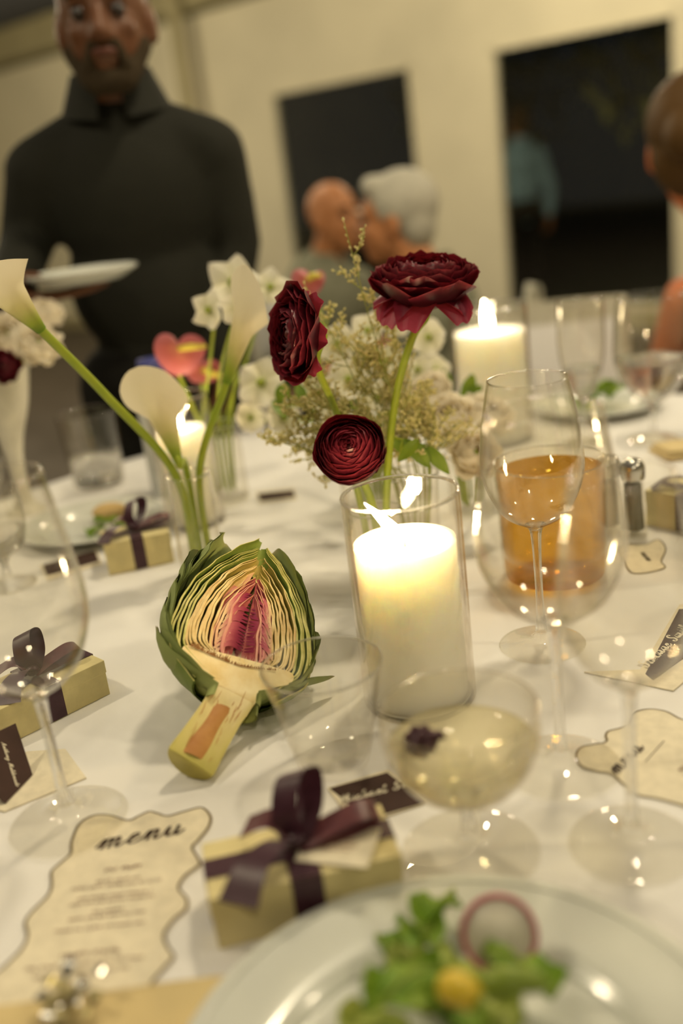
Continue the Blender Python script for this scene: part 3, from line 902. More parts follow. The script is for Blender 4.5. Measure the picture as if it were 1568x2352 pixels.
vs_ = [V((sx * w - 0.0015, y + 0.0015 * sx, 0.0030 - 0.0006 * sx * sx)) for (w, y) in pp for sx in (-1, -0.4, 0.4, 1)]
vs_ = [v + V((0, 0, 0.0006 if (i % 4) in (1, 2) else -0.0006)) for i, v in enumerate(vs_)]
mb.add([STEM_M @ q_ for q_ in vs_], [(4 * i + c, 4 * i + c + 1, 4 * i + 5 + c, 4 * i + 4 + c) for i in range(12) for c in range(3)])
mb.build('pith', M['pith'], ART)
mb = MB()
for k in range(26):                          # fibres and small brown scars on the flesh
    x0 = rnd.uniform(-0.8, 0.8) * sr; y0 = rnd.uniform(-STEM * 0.95, -0.012)
    l_ = rnd.uniform(0.004, 0.018)
    mb.ribbon([STEM_M @ V((x0, y0, 0.0027)), STEM_M @ V((x0 + rnd.uniform(-.001, .001), y0 + l_ / 2, 0.0028)), STEM_M @ V((x0 + rnd.uniform(-.002, .002), y0 + l_, 0.0026))], [0.0002, rnd.uniform(0.0004, 0.0009), 0.0002])
tag(mb.build('brown_fibres', M['pith'], ART, False), kind='stuff')
# choke: rosy inner leaves meeting in a herringbone on the centre line
LN = 0.005
for sd in (-1, 1):
    for k in range(20):
        q = k / 19
        rr_ = random.Random(k * 7 + sd)
        ya = BL * (0.20 + 0.28 * q); xa = sd * BW * (0.40 - 0.10 * q) * rr_.uniform(0.9, 1.06) + LN * 0.6
        yb = BL * (0.27 + 0.36 * q); xb = sd * 0.0006 + LN + 0.002 * q
        c0 = V((xa, ya, 0.0006)); c2 = V((xb, yb, -0.005 - rr_.uniform(0, .003)))
        c1 = (c0 + c2) / 2 + V((sd * 0.002, BL * 0.030, 0.003))
        path = smooth_path([c0, c1, c2], 6)
        mb = MB()
        wd = [0.0030 * (1 - 0.75 * abs(2 * i / (len(path) - 1) - 0.9) ** 1.5) + 0.0005 for i in range(len(path))]
        nrm = V((0.35 * sd, -0.45, 1)).normalized()
        mb.ribbon(path, wd, nrm)
        mb.t = [(i // 2) / (len(path) - 1) for i in range(len(mb.v))]
        mb.build('inner_leaf', M['choke_pink'], ART)
# pale folded leaves closing over the pink hollow
for sd, x0, y0, x1, y1, mt, w_ in ((-1, -0.022, 0.46, -0.002, 0.72, 'cut_rose', .007), (1, 0.026, 0.44, 0.010, 0.72, 'cut_mid', .006), (-1, -0.016, 0.50, 0.004, 0.66, 'choke_pink', .007), (1, 0.021, 0.46, 0.009, 0.64, 'cut_rose', .006),
                                   (1, 0.004, 0.78, 0.014, 0.64, 'cut_outer', .008), (-1, -0.013, 0.58, 0.003, 0.80, 'cut_mid', .008), (1, 0.017, 0.60, 0.012, 0.80, 'cut_outer', .007), (-1, -0.004, 0.64, 0.008, 0.83, 'cut_inner', .008)):
    mb = MB()
    path = smooth_path([V((x0, y0 * BL, -0.007)), V(((x0 + x1) / 2 + sd * 0.003, (y0 + y1) / 2 * BL, -0.0035)), V((x1, y1 * BL, -0.006))], 6)
    mb.ribbon(path, [w_ * sin(pi * (0.15 + 0.8 * i / (len(path) - 1))) + 0.001 for i in range(len(path))], V((0.3 * sd, 0, 1)).normalized(), 0.5)
    mb.build('inner_leaf', M[mt], ART)
# back lining so that the hollow reads rosy, not empty
mb = MB()
mb.grid(lambda u, v: V((BW * 0.42 * (1 - 0.75 * v ** 1.5) * cos(pi * u) + LN * v, BL * (0.17 + 0.60 * v), -0.015 - BW * 0.22 * (1 - v * v) * sin(pi * u))), 12, 10)
mb.build('hollow_lining', M['bract_side_pink'], ART)
mb = MB()
for k in range(620):
    u = rnd.uniform(-1, 1)
    b0 = V((u * BW * 0.64, BL * (0.158 + 0.026 * abs(u)), -rnd.uniform(-0.0018, 0.010)))
    l_ = rnd.uniform(0.006, 0.014) * (1 - 0.45 * abs(u))
    d = V((-u * 0.5 + rnd.gauss(0, .28), 1, rnd.gauss(0.1, .15))).normalized()
    p1 = b0 + d * l_
    s_ = V((0.00028, 0, 0))
    mb.add([b0 - s_, b0 + s_, p1], [(0, 1, 2)])
tag(mb.build('choke_hair', M['choke_hair'], ART, False), 'fine cream choke hairs', kind='stuff')
mb = MB()
for k in range(190):
    u = rnd.uniform(-0.98, 0.75)
    b0 = V((u * BW * 0.70, BL * (0.140 + 0.045 * abs(u) ** 1.3), 0.0030))
    l_ = rnd.uniform(0.002, 0.0055) * (1.5 if u < -0.2 else 0.7)
    d = V((-u * 0.4 + rnd.gauss(0, .3), 1, 0.1)).normalized()
    s_ = V((0.00045, 0, 0))
    mb.add([b0 - s_, b0 + s_, b0 + d * l_], [(0, 1, 2)])
tag(mb.build('browned_hair', M['choke_brown'], ART, False), 'browned choke bristles', kind='stuff')
# outer leaves that wrap the back
def outer_leaf(az, yb, ln, wd, splay, tipc=0.3, rscale=1.03, bend=0.0):
    """az: 0 at +x rim, pi/2 straight back, pi at -x rim"""
    mb = MB()
    def fn(u, v):
        y = yb * BL + ln * BL * v
        t = min(1.0, max(0.0, y / BL))
        rad = BW * max(outl(t), 0.22) * rscale + BW * splay * v ** 2.2 + 0.002
        half = wd * (0.55 + 0.45 * sin(pi * min(1, 0.1 + v))) * sqrt(max(0.0, 1 - max(0.0, (v - 0.45) / 0.55) ** 2.6)) + 0.0004
        w = (2 * u - 1)
        a = az + w * half / max(rad, BW * 0.35)
        cup = 0.004 * (w * w) * (1 - v)
        rr2 = rad - cup + 0.0012 * sin(9 * v + az * 3)
        yy = y - bend * v * v * 0.02
        return V((rr2 * cos(a), yy, -rr2 * 0.92 * sin(a)))
    mb.grid(fn, 8, 12)
    mb.grid(lambda u, v: fn(1 - u, v) + V((-cos(az), 0, 0.92 * sin(az))) * 0.0012, 8, 12)
    return mb.build('outer_leaf', M['art_green_tip'], ART)
rows = [(0.02, 0.34, 0.026, 0.06, 6, 0.25), (0.10, 0.42, 0.028, 0.08, 6, 0.0), (0.26, 0.46, 0.028, 0.10, 6, 0.25), (0.44, 0.44, 0.027, 0.16, 5, 0.0), (0.58, 0.42, 0.026, 0.22, 5, 0.3)]
for yb, ln, wd, sp, n, off in rows:
    for k in range(n):
        az = pi * (0.06 + 0.88 * (k + off * 0.5) / (n - 0.75))
        if az < pi * 0.97:
            outer_leaf(az, yb + rnd.uniform(-.02, .02), ln * rnd.uniform(.92, 1.1), wd * rnd.uniform(.9, 1.1), sp * rnd.uniform(.7, 1.3))
outer_leaf(pi * 0.985, 0.02, 0.50, 0.009, 0.06)
outer_leaf(pi * 0.95, -0.06, 0.36, 0.015, 0.04, rscale=1.10)
outer_leaf(pi * 0.06, -0.05, 0.22, 0.017, 0.06)
outer_leaf(pi * 0.02, 0.22, 0.26, 0.007, 0.12)
outer_leaf(pi * 0.02, 0.06, 0.20, 0.010, 0.34)
outer_leaf(pi * 0.16, -0.10, 0.24, 0.020, 0.02)
outer_leaf(pi * 0.88, 0.36, 0.52, 0.032, 0.36)
outer_leaf(pi * 0.74, 0.54, 0.50, 0.034, 0.50)
outer_leaf(pi * 0.58, 0.58, 0.50, 0.034, 0.52)
outer_leaf(pi * 0.42, 0.60, 0.46, 0.032, 0.46)
outer_leaf(pi * 0.28, 0.56, 0.44, 0.026, 0.26)
outer_leaf(pi * 0.16, 0.50, 0.44, 0.020, 0.16)

# ================================================================== FLOWERS
def glass_vase(loc, r_, h, label, flare=0.0, water=0.6, group='glass bud vases', th=0.0016):
    r = thing('bud_vase', label, 'vase', loc, 0, group)
    mb = MB()
    mb.lathe(prof_curve([(0.0005, 0), (r_ * 0.9, 0), (r_, 0.004), (r_, h * 0.5), (r_ + flare * 0.4, h * 0.85), (r_ + flare, h)], 5), 32)
    mb.lathe(prof_curve([(0.0005, 0.007), (r_ * 0.85, 0.007), (r_ - th, 0.011), (r_ - th, h * 0.5), (r_ - th + flare * 0.4, h * 0.85), (r_ - th + flare, h)], 5), 32)
    mb.build('wall', M['glass'], r)
    rr = r_ + flare - th / 2
    mb = MB(); mb.tube([(cos(2 * pi * k / 40) * rr, sin(2 * pi * k / 40) * rr, h) for k in range(41)], 0.0013, 6, False); mb.build('rim', M['glass_solid'], r)
    return r

def slots(vloc, rin, h, targets, off=0.72, foot_z=0.016, foot_r=0.40):
    """one place in the vase mouth for each stem, in the order the blooms stand round it: (foot, mouth) points"""
    vloc = V(vloc); n = len(targets)
    az = [math.atan2(t_.y - vloc.y, t_.x - vloc.x) for t_ in targets]
    order = sorted(range(n), key=lambda k: az[k])
    cs = sum(cos(az[j] - 2 * pi * i / n) for i, j in enumerate(order)); sn = sum(sin(az[j] - 2 * pi * i / n) for i, j in enumerate(order))
    o0 = math.atan2(sn, cs); out = [None] * n
    for i, j in enumerate(order):
        a = o0 + 2 * pi * i / n; e = V((cos(a), sin(a), 0))
        out[j] = (vloc + e * rin * foot_r + V((0, 0, foot_z)), vloc + e * rin * off + V((0, 0, h + 0.004)))
    return out
def calla(base, neck, tip, rim_r, label, stem_mid=None, open_dir=None, stem_r=0.0042, via=None):
    """base: foot of the stem, neck: where the spathe starts, tip: its far end"""
    base, neck, tip = V(base), V(neck), V(tip)
    r = thing('calla_lily', label, 'flower', base, 0, 'calla lilies')
    ax = (tip - neck)
    Ls = ax.length; ax.normalize()
    pth = smooth_path([base] + ([via] if via is not None else []) + ([V(stem_mid)] if stem_mid is not None else []) + [neck - ax * 0.004, neck + ax * 0.010], 10)
    mb = MB(); mb.tube(pth, [stem_r] * (len(pth) - 6) + [stem_r * (1 + 0.10 * k) for k in range(6)], 10)
    mb.build('stem', M['stem'], r, world=True)
    od = V(open_dir) if open_dir is not None else V((0, -1, 0.4))
    od = (od - ax * od.dot(ax)).normalized()
    sd = ax.cross(od)
    mb = MB()
    def fn(u, v):
        a = -pi * 1.12 + 2 * pi * 1.12 * u       # 0 = back (tip side), +-pi = open lap
        # the back of the spathe reaches to the tip, the front lap is lower
        top = Ls * (0.56 + 0.44 * (0.5 + 0.5 * cos(min(pi, abs(a)))) ** 1.5)
        h = top * v
        hv = h / Ls
        rad = stem_r * 1.15 + (rim_r - stem_r) * (hv ** 1.15) * 0.85
        fl = rim_r * 0.75 * max(0.0, v - 0.72) ** 1.6 / 0.28 ** 1.6 * (0.35 + 0.65 * (1 - hv))
        rad += fl
        if abs(a) < 1.0:                          # gather the back into a point
            k = (1 - abs(a)) * max(0, hv - 0.7) / 0.3
            rad *= 1 - 0.25 * k
        rad += 0.0015 * sin(3 * a + v * 3) * v + (0.0016 if u > 0.5 else 0) * v
        return neck + ax * h + (-od * cos(a) + sd * sin(a)) * rad
    mb.grid(fn, 36, 20)
    mb.build('spathe', M['calla'], r, world=True)
    mb = MB()
    c0 = neck + ax * Ls * 0.2
    mb.tube([c0, c0 + ax * Ls * 0.2 + od * 0.001, c0 + ax * Ls * 0.42 + od * 0.002], [0.003, 0.0038, 0.0022], 10)
    mb.build('spadix', M['spadix'], r, world=True)
    return r
vb = on(470, 1318)
glass_vase(vb, 0.027, 0.130, 'tall clear vase of calla lilies behind the artichoke', 0.0)
cn = [at(95, 758, 1.04), at(520, 880, 1.14), at(410, 1062, 1.128)]
cs_ = slots(vb, 0.0254, 0.130, [cn[0], cn[1], vb + V((0, 0.02, 0))], 0.66)
calla(cs_[0][0], cn[0], at(-70, 575, 1.0), 0.036, 'calla lily arching out on a long green stem', at(240, 905, 1.10), V((-0.1, 0.75, 0.9)), 0.0050, cs_[0][1])
calla(cs_[1][0], cn[1], at(597, 615, 1.14), 0.024, 'upright calla lily beside the pale orchids', None, V((0.6, 0.5, 0.3)), 0.0044, cs_[1][1])
calla(cs_[2][0], cn[2], at(338, 850, 1.17), 0.034, 'open calla lily in front of the small candle', None, V((0.1, 0.9, 0.35)), 0.0042, cs_[2][1])

def petal_shell(mb_, C, F, R, az, rim, base, span, flare=0.0, ruffle=0.0, seed=0, squash=1.0, nu=8, nv=8, jag=0.0):
    """one cupped petal: a patch of a sphere about C with pole F.z"""
    rr_ = random.Random(seed)
    p1, p2 = rr_.uniform(0, 6), rr_.uniform(0, 6)
    jg = [rr_.uniform(-1, 1) * jag for _ in range(nu + 1)]
    def fn(u, v):
        w = 2 * u - 1
        rim_e = rim + 0.30 * span * abs(w) ** 2.4 + jg[min(nu, int(u * nu + 0.5))]
        po = base + (rim_e - base) * v
        sp = span * (0.42 + 0.58 * sin(pi * 0.5 * min(1, v * 1.5)))
        a = az + w * sp
        rad = R * (1 + flare * v ** 3) + ruffle * sin(5 * w + p1) * v ** 2 + 0.35 * ruffle * sin(11 * w + p2) * v ** 3
        return C + F @ V((rad * sin(po) * cos(a), rad * sin(po) * sin(a), squash * rad * cos(po)))
    mb_.grid(fn, nu, nv)
    return mb_

def ranunculus(center, axis, R, base_pt, label, n_layers, per, rim_in, rim_out, r_in, mats, droop=0, squash=0.8, ruffle=0.0012, seed=1, stem_path=None, flare=0.12, stem_r=0.0045, base_po=2.75, name='ranunculus', group='maroon ranunculus', drop=(0.2, 0.6), jag=0.05, petal_mat_out=None, stem_mat=None):
    center, base_pt = V(center), V(base_pt)
    r = thing(name, label, 'flower', base_pt, 0, group)
    F = frame_from_axis(V(axis))
    ax = V(axis).normalized()
    rnd_ = random.Random(seed)
    bottom = center - ax * R * squash * 0.95
    pts = [base_pt] + ([V(q) for q in stem_path] if stem_path else [(base_pt * 0.45 + bottom * 0.55)]) + [bottom - ax * 0.012, bottom + ax * 0.006]
    mb = MB(); mb.tube(smooth_path(pts, 8), stem_r, 10); mb.build('stem', stem_mat or M['stem'], r, world=True)
    for i in range(n_layers):
        q = i / (n_layers - 1)
        Ri = r_in + (R - r_in) * q ** 0.85
        rim = rim_in + (rim_out - rim_in) * q ** 1.05
        for k in range(per):
            az = i * 2.2 + 2 * pi * k / per + rnd_.uniform(-0.2, 0.2)
            mb = MB()
            petal_shell(mb, center, F, Ri * rnd_.uniform(0.98, 1.02), az, rim + rnd_.uniform(-0.06, 0.06), base_po, pi / per * 1.25, flare * (0.4 + q), ruffle * (0.4 + q), seed * 1000 + i * 10 + k, squash, 8, 7, jag * (0.3 + 0.7 * q))
            mb.build('petal', (petal_mat_out if (petal_mat_out and q > 0.8) else mats[0]), r, world=True)
    for k in range(droop):
        az = 2 * pi * k / droop + rnd_.uniform(-0.3, 0.3)
        mb = MB()
        ln_, dp_, wd_, p1_ = R * rnd_.uniform(0.92, 1.14), R * rnd_.uniform(*drop), R * rnd_.uniform(0.42, 0.56), rnd_.uniform(0, 6)
        def skirt(u, v):
            w = 2 * u - 1
            half = wd_ * sin(pi * (0.06 + 0.80 * v ** 0.8)) ** 0.7
            x, y = R * 0.10 + ln_ * v, w * half
            z = -squash * R * (0.62 - 0.30 * v) - dp_ * max(0.0, v - 0.35) ** 1.6 + 0.10 * R * w * w * v + 0.05 * R * sin(5 * w + p1_) * v
            return center + F @ V((x * cos(az) - y * sin(az), x * sin(az) + y * cos(az), z))
        mb.grid(skirt, 8, 8)
        mb.build('petal', mats[1], r, world=True)
    if r_in > 0.004:
        mb = MB(); mb.sphere(center + ax * r_in * 0.1, r_in * 0.55, 10, 8); mb.build('flower_centre', M['flower_eye'] if name != 'ranunculus' else mats[0], r, world=True)
    return r
RM = [M['ranunculus'], M['ran_light']]
M['frost_vase'] = pm('pale_ceramic', (0.70, 0.66, 0.54), 0.35, 0.4)
rv = V((0.035, 1.015, TZ))
glass_vase(rv, 0.026, 0.105, 'clear bud vase of maroon ranunculus behind the front candle', 0.002)
rc_ = slots(rv, 0.0244, 0.105, [rv + V((-0.01, -0.04, 0)), at(905, 935, 1.05), at(775, 965, 1.04)], 0.66)
# tight round bud turned to the viewer
bc = at(803, 1031, 0.965)
ranunculus(bc, (CAM - bc) * 1.0 + V((-0.10, 0.0, 0.50)), 0.0355, rc_[0][0], 'tight round maroon ranunculus bud hanging over the candle glass', 17, 4, 0.20, 1.45, 0.010, RM, 0, 0.97, 0.0007, 3, [rc_[0][1]], 0.035, base_po=2.9, jag=0.035)
# open bloom, upright
oc = at(976, 632, 1.05)
ranunculus(oc, V((0.05, -0.16, 1)), 0.046, rc_[1][0], 'wide open maroon ranunculus on the tallest stem', 13, 5, 0.40, 1.52, 0.015, RM, 11, 0.74, 0.0024, 8, [rc_[1][1], at(905, 935, 1.05), at(945, 780, 1.05)], 0.16, stem_r=0.0042, jag=0.11, petal_mat_out=None, drop=(0.8, 1.5))
# bloom turned to the side
lc = at(672, 768, 1.0)
ranunculus(lc, V((-0.90, -0.42, 0.20)), 0.0385, rc_[2][0], 'maroon ranunculus nodding sideways with loose outer petals', 10, 5, 0.45, 1.45, 0.013, RM, 8, 0.62, 0.0026, 15, [rc_[2][1], at(778, 965, 1.045), at(728, 838, 0.998)], 0.22, stem_r=0.0038, jag=0.10, drop=(0.2, 0.9))

# statice sprigs
def sprig(base, via, tip, label, seed, dens=1.0, spread=0.045):
    rnd_ = random.Random(seed)
    base, tip = V(base), V(tip)
    r = thing('statice_sprig', label, 'flower', base, 0, 'pale statice sprigs')
    L_ = (tip - base).length
    bow = V((rnd_.uniform(-1, 1), rnd_.uniform(-1, 1), 0)) * 0.12 * L_
    main = smooth_path([base, via, via + (tip - via) * 0.5 + bow * 0.5, tip], 12)
    st = MB(); st.tube(main, [0.0011 * (1 - 0.6 * i / len(main)) for i in range(len(main))], 6)
    bd = MB()
    def bud(p, d):
        d = d.normalized(); F = frame_from_axis(d)
        s_ = rnd_.uniform(0.0022, 0.0036)
        pts = [p]
        for k in range(4):
            a = k * pi / 2
            pts.append(p + F @ V((cos(a) * s_ * 0.55, sin(a) * s_ * 0.55, s_ * 1.3)))
        pts.append(p + F @ V((0, 0, s_ * 2.0)))
        bd.add(pts, [(0, 1, 2), (0, 2, 3), (0, 3, 4), (0, 4, 1), (5, 2, 1), (5, 3, 2), (5, 4, 3), (5, 1, 4)])
    n = int(14 * dens)
    for k in range(n):
        f = 0.46 + 0.52 * k / n
        i = int(f * (len(main) - 1))
        if main[i].z < via.z + 0.012: continue
        p = main[i]; ax = (main[min(i + 1, len(main) - 1)] - main[i - 1]).normalized()
        side = V((rnd_.gauss(0, 1), rnd_.gauss(0, 0.7), rnd_.gauss(0, 0.3))); side = (side - ax * side.dot(ax)).normalized()
        bl = spread * (1.25 - f) * rnd_.uniform(0.8, 1.5) + 0.006
        e = p + (ax * 0.75 + side * 0.7).normalized() * bl
        br = smooth_path([p, (p + e) / 2 + side * bl * 0.12, e], 5)
        st.tube(br, [0.0006] * len(br), 4)
        for j in range(1, 4):
            q = br[int(len(br) * j / 4)]
            s2 = V((rnd_.gauss(0, 1), rnd_.gauss(0, 1), rnd_.gauss(0.4, 1))).normalized()
            e2 = q + (s2 * 0.8 + (e - p).normalized()).normalized() * bl * 0.42
            st.tube([q, e2], [0.0004, 0.0003], 4)
            for c in range(5):
                t = 0.3 + 0.7 * c / 4
                bud(q + (e2 - q) * t, (e2 - q) + V((rnd_.gauss(0, 1), rnd_.gauss(0, 1), rnd_.gauss(0, 1))) * 0.012)
        for c in range(7):
            t = 0.35 + 0.65 * c / 6
            bud(p + (e - p) * t, (e - p) + V((rnd_.gauss(0, 1), rnd_.gauss(0, 1), rnd_.gauss(0, 1))) * bl * 0.8)
    for c in range(8):
        bud(main[-1] - (main[-1] - main[-6]) * c / 8, (main[-1] - main[-4]) + V((rnd_.gauss(0, 1), rnd_.gauss(0, 1), rnd_.gauss(0, 1))) * 0.01)
    st.build('stem', M['twig'], r, world=True)
    tag(bd.build('bud_cluster', M['statice'], r, False, world=True), kind='stuff')
sv = V((0.085, 1.115, TZ))
glass_vase(sv, 0.030, 0.11, 'clear vase of pale statice behind the ranunculus', 0.004)
sb = sv + V((0, 0, 0.02))
SPR = [(790, 512, 1.10, 'tallest statice sprig rising between the two upper ranunculus', 0.8), (852, 640, 1.12, 'statice sprig leaning right of the tallest one', 0.8), (700, 655, 1.12, 'statice sprig rising behind the sideways ranunculus', 0.7),
       (905, 715, 1.14, 'statice sprig just left of the upright ranunculus stem', 0.9), (775, 745, 1.13, 'bushy statice sprig in the middle of the bunch', 1.2), (840, 800, 1.12, 'short bushy statice sprig above the round bud', 1.3),
       (640, 930, 1.09, 'statice sprig spreading low beside the calla lilies', 1.3), (592, 1000, 1.08, 'lowest statice sprig reaching sideways towards the calla vase', 0.9), (690, 860, 1.10, 'statice sprig under the sideways ranunculus', 1.3),
       (955, 905, 1.12, 'statice sprig leaning over the pale roses', 1.3), (1000, 955, 1.12, 'low statice sprig reaching over the lime leaves', 1.2), (745, 900, 1.11, 'statice sprig close behind the round bud', 1.3), (915, 990, 1.10, 'short statice sprig beside the round bud', 1.4), (660, 1000, 1.10, 'low feathery statice sprig left of the round bud', 1.2)]
ss_ = slots(sv, 0.031, 0.11, [at(x, y, Y) for x, y, Y, lb, dn in SPR] + [at(950, 1040, 1.06)], 0.80)
for i, (x, y, Y, lb, dn) in enumerate(SPR):
    sprig(ss_[i][0], ss_[i][1], at(x, y, Y), lb, 40 + i, dn)

# pale blossoms, roses, orchids and pink anthurium behind
def blossom(center, face, R, foot, label, n=5, mat='white_petal', eye='flower_eye', seed=0, name='white_blossom', group='white blossoms in the far bunch', pointed=0.0, cat='flower', via=None):
    center, foot = V(center), V(foot)
    r = thing(name, label, cat, foot, 0, group)
    F = frame_from_axis(V(face)); rnd_ = random.Random(seed)
    back = center - V(face).normalized() * 0.012
    mb = MB(); mb.tube(smooth_path([foot, via, (via + back) / 2 + (back - via).cross(V((0, 1, 0))) * rnd_.uniform(-.06, .06), back, center], 6), 0.0022, 6); mb.build('stem', M['stem'], r, world=True)
    for k in range(n):
        az = 2 * pi * k / n + rnd_.uniform(-0.15, 0.15)
        cup = rnd_.uniform(0.1, 0.5)
        def fn(u, v):
            w = 2 * u - 1
            half = R * 0.62 * sin(pi * (0.10 + 0.82 * v)) * (1 - pointed * v)
            x, y = v * R, w * half
            z = cup * R * v * v - 0.15 * R * w * w + 0.05 * R * sin(6 * w + k)
            return center + F @ V((x * cos(az) - y * sin(az), x * sin(az) + y * cos(az), z))
        mb = MB(); mb.grid(fn, 6, 6); mb.build('petal', M[mat], r, world=True)
    mb = MB(); mb.sphere(center + V(face).normalized() * 0.003, R * 0.16, 10, 7); mb.build('flower_centre', M[eye], r, world=True)
    return r
fv = V((0.045, 1.33, TZ))
glass_vase(fv, 0.042, 0.12, 'wide clear vase of white blossoms behind the statice', 0.006)
fb = fv + V((0, 0, 0.02))
WB_ = [(775, 790, 1.30, 46), (845, 760, 1.32, 44), (890, 830, 1.325, 42), (800, 872, 1.25, 50), (730, 900, 1.30, 44), (868, 914, 1.275, 42), (910, 740, 1.34, 34), (600, 880, 1.33, 58), (650, 960, 1.32, 44), (575, 960, 1.34, 36), (985, 775, 1.39, 42), (960, 850, 1.34, 38), (930, 925, 1.345, 42), (760, 980, 1.26, 40), (1000, 850, 1.41, 34), (700, 800, 1.33, 40)]
rnd = random.Random(9)
places = ['over the round bud', 'in the middle of the bunch', 'left of the tall ranunculus stem', 'above the round maroon bud', 'below the sideways ranunculus', 'close to the tall ranunculus stem', 'under the wide open ranunculus', 'beside the coral anthurium', 'low beside the calla lilies', 'between the calla lily and the bunch', 'just right of the tall ranunculus stem', 'behind the tall ranunculus stem', 'above the lime leaves', 'just behind the round bud', 'beside the wide candle glass', 'behind the sideways ranunculus']
fs_ = slots(fv, 0.046, 0.12, [at(x, y, Y) for x, y, Y, px in WB_] + [at(708, 640, 1.46), at(655, 945, 1.25)], 0.84)
for i, (x, y, Y, px) in enumerate(WB_):
    c = at(x, y, Y)
    blossom(c, (CAM - c).normalized() + V((rnd.uniform(-.6, .6), rnd.uniform(-.3, .3), rnd.uniform(-.2, .7))), px * Y / FPX * 1.05, fs_[i][0], 'white blossom ' + places[i], rnd.choice((5, 6, 5)), 'white_petal', 'flower_eye', i, via=fs_[i][1])
ov = V((-0.170, 1.452, TZ))
glass_vase(ov, 0.034, 0.12, 'clear vase of orchids and coral anthurium near the small candle', 0.0)
ob = ov + V((0, 0, 0.02))
OR_ = [(535, 650, 1.38, 62, V((-0.3, -1, 0.6)), 'large white orchid bloom at the top of its spray'), (480, 712, 1.33, 46, V((-0.7, -1, 0.3)), 'white orchid bloom with a green throat facing the waiter'), (548, 708, 1.27, 44, V((0.1, -1, 0.0)), 'lower white orchid bloom behind the upright calla lily'), (620, 660, 1.42, 46, V((0.4, -1, 0.4)), 'white orchid bloom in front of the tent wall')]
os_ = slots(ov, 0.0324, 0.12, [at(q_[0], q_[1], q_[2]) for q_ in OR_] + [at(412, 800, 1.42), at(468, 850, 1.48)], 0.76)
for i, (x, y, Y, px, f, lb) in enumerate(OR_):
    blossom(at(x, y, Y), f, px * Y / FPX, os_[i][0], lb, 5, 'white_petal', 'flower_eye', 60 + i, 'orchid_bloom', 'white orchid blooms', 0.25, via=os_[i][1])
def anthurium(center, face, R, foot, via, label, seed):
    center, foot, face = V(center), V(foot), V(face).normalized()
    r = thing('anthurium', label, 'flower', foot, 0, 'coral anthurium')
    F = frame_from_axis(face, V((0.2, 0, 1)))
    mb = MB(); mb.tube(smooth_path([foot, via, center - face * 0.045 - V((0, 0, 0.025)), center - face * 0.004], 8), 0.0028, 8); mb.build('stem', M['stem'], r, world=True)
    mb = MB()
    def fn(u, v):
        a = 2 * pi * u
        rr_ = R * (0.80 + 0.35 * sin(a) ** 3 * -0.6 + 0.10 * cos(2 * a)) * v
        notch = -0.25 * R * exp(-((a - pi / 2) / 0.35) ** 2) * v
        rr_ += notch
        return center + F @ V((rr_ * cos(a), rr_ * sin(a), 0.22 * R * v * v * cos(2 * a) - 0.1 * R * v + 0.03 * R * sin(5 * a) * v))
    mb.grid(fn, 40, 8, True); mb.build('spathe', M['pink_petal'], r, world=True)
    mb = MB(); mb.tube([center, center + face * R * 0.5 + F @ V((0.3 * R, 0, 0)), center + face * R * 0.7 + F @ V((0.8 * R, 0.0, 0))], [0.0045, 0.005, 0.003], 10); mb.build('spadix', M['spadix'], r, world=True)
anthurium(at(412, 800, 1.42), (0.35, -1, 0.25), 66 * 1.42 / FPX, os_[4][0], os_[4][1], 'coral anthurium bloom with a yellow spike', 1)
anthurium(at(468, 850, 1.48), (0.3, -1, -0.3), 46 * 1.48 / FPX, os_[5][0], os_[5][1], 'smaller coral anthurium tucked under the first one', 2)
anthurium(at(708, 640, 1.46), (-0.2, -1, 0.5), 44 * 1.46 / FPX, fs_[16][0], fs_[16][1], 'coral anthurium bud against the guests behind', 3)
# ivory roses at the right of the bunch
qv = V((0.175, 1.26, TZ))
glass_vase(qv, 0.030, 0.085, 'clear vase of ivory roses beside the amber drink', 0.004)
RS_ = [(1026, 960, 1.21, 58, V((-0.2, -0.6, 1)), 'large ivory rose over the rim of the candle glass'), (1090, 1042, 1.150, 53, V((0.3, -0.9, 0.7)), 'ivory rose half behind the big wine glass'), (985, 900, 1.285, 46, V((-0.4, -0.6, 1)), 'smaller ivory rose above the others'), (1122, 950, 1.295, 52, V((0.5, -0.5, 1)), 'ivory rose in front of the thick candle')]
qs_ = slots(qv, 0.030, 0.085, [at(q_[0], q_[1], q_[2]) for q_ in RS_] + [at(1062, 930, 1.37)], 0.70)
for i, (x, y, Y, px, ax, lb) in enumerate(RS_):
    ranunculus(at(x, y, Y), ax, px * Y / FPX, qs_[i][0], lb, 7, 5, 0.35, 1.35, 0.010, [M['rose_petal'], M['rose_petal']], 5, 0.85, 0.002, 70 + i, [qs_[i][1]], 0.2, 0.0035, 2.7, 'ivory_rose', 'ivory roses', jag=0.03)
# pale footed vase of ivory peonies at the left
pv = on(62, 1175)
r = thing('footed_vase', 'pale footed vase of ivory peonies near the waiter', 'vase', pv)
mb = MB(); mb.lathe(prof_curve([(0.0005, 0), (0.030, 0), (0.031, 0.004), (0.014, 0.02), (0.012, 0.075), (0.020, 0.120), (0.038, 0.170), (0.050, 0.225), (0.048, 0.225), (0.036, 0.172), (0.016, 0.125), (0.0005, 0.118)], 5), 40); mb.build('bowl', M['frost_vase'], r)
mb = MB(); mb.tube([(0.049 * cos(2 * pi * k / 48), 0.049 * sin(2 * pi * k / 48), 0.225) for k in range(49)], 0.0018, 6, False); mb.build('rim', M['frost_vase'], r)
PE_ = [(88, 790, 1.44, 44, V((0.4, -0.7, 0.8)), 'ivory peony drooping over the rim of the footed vase'), (22, 770, 1.53, 50, V((-0.2, -0.8, 0.7)), 'full ivory peony behind the arching calla lily'), (98, 716, 1.63, 38, V((0.3, -0.3, 1)), 'small ivory peony at the top of the footed vase')]
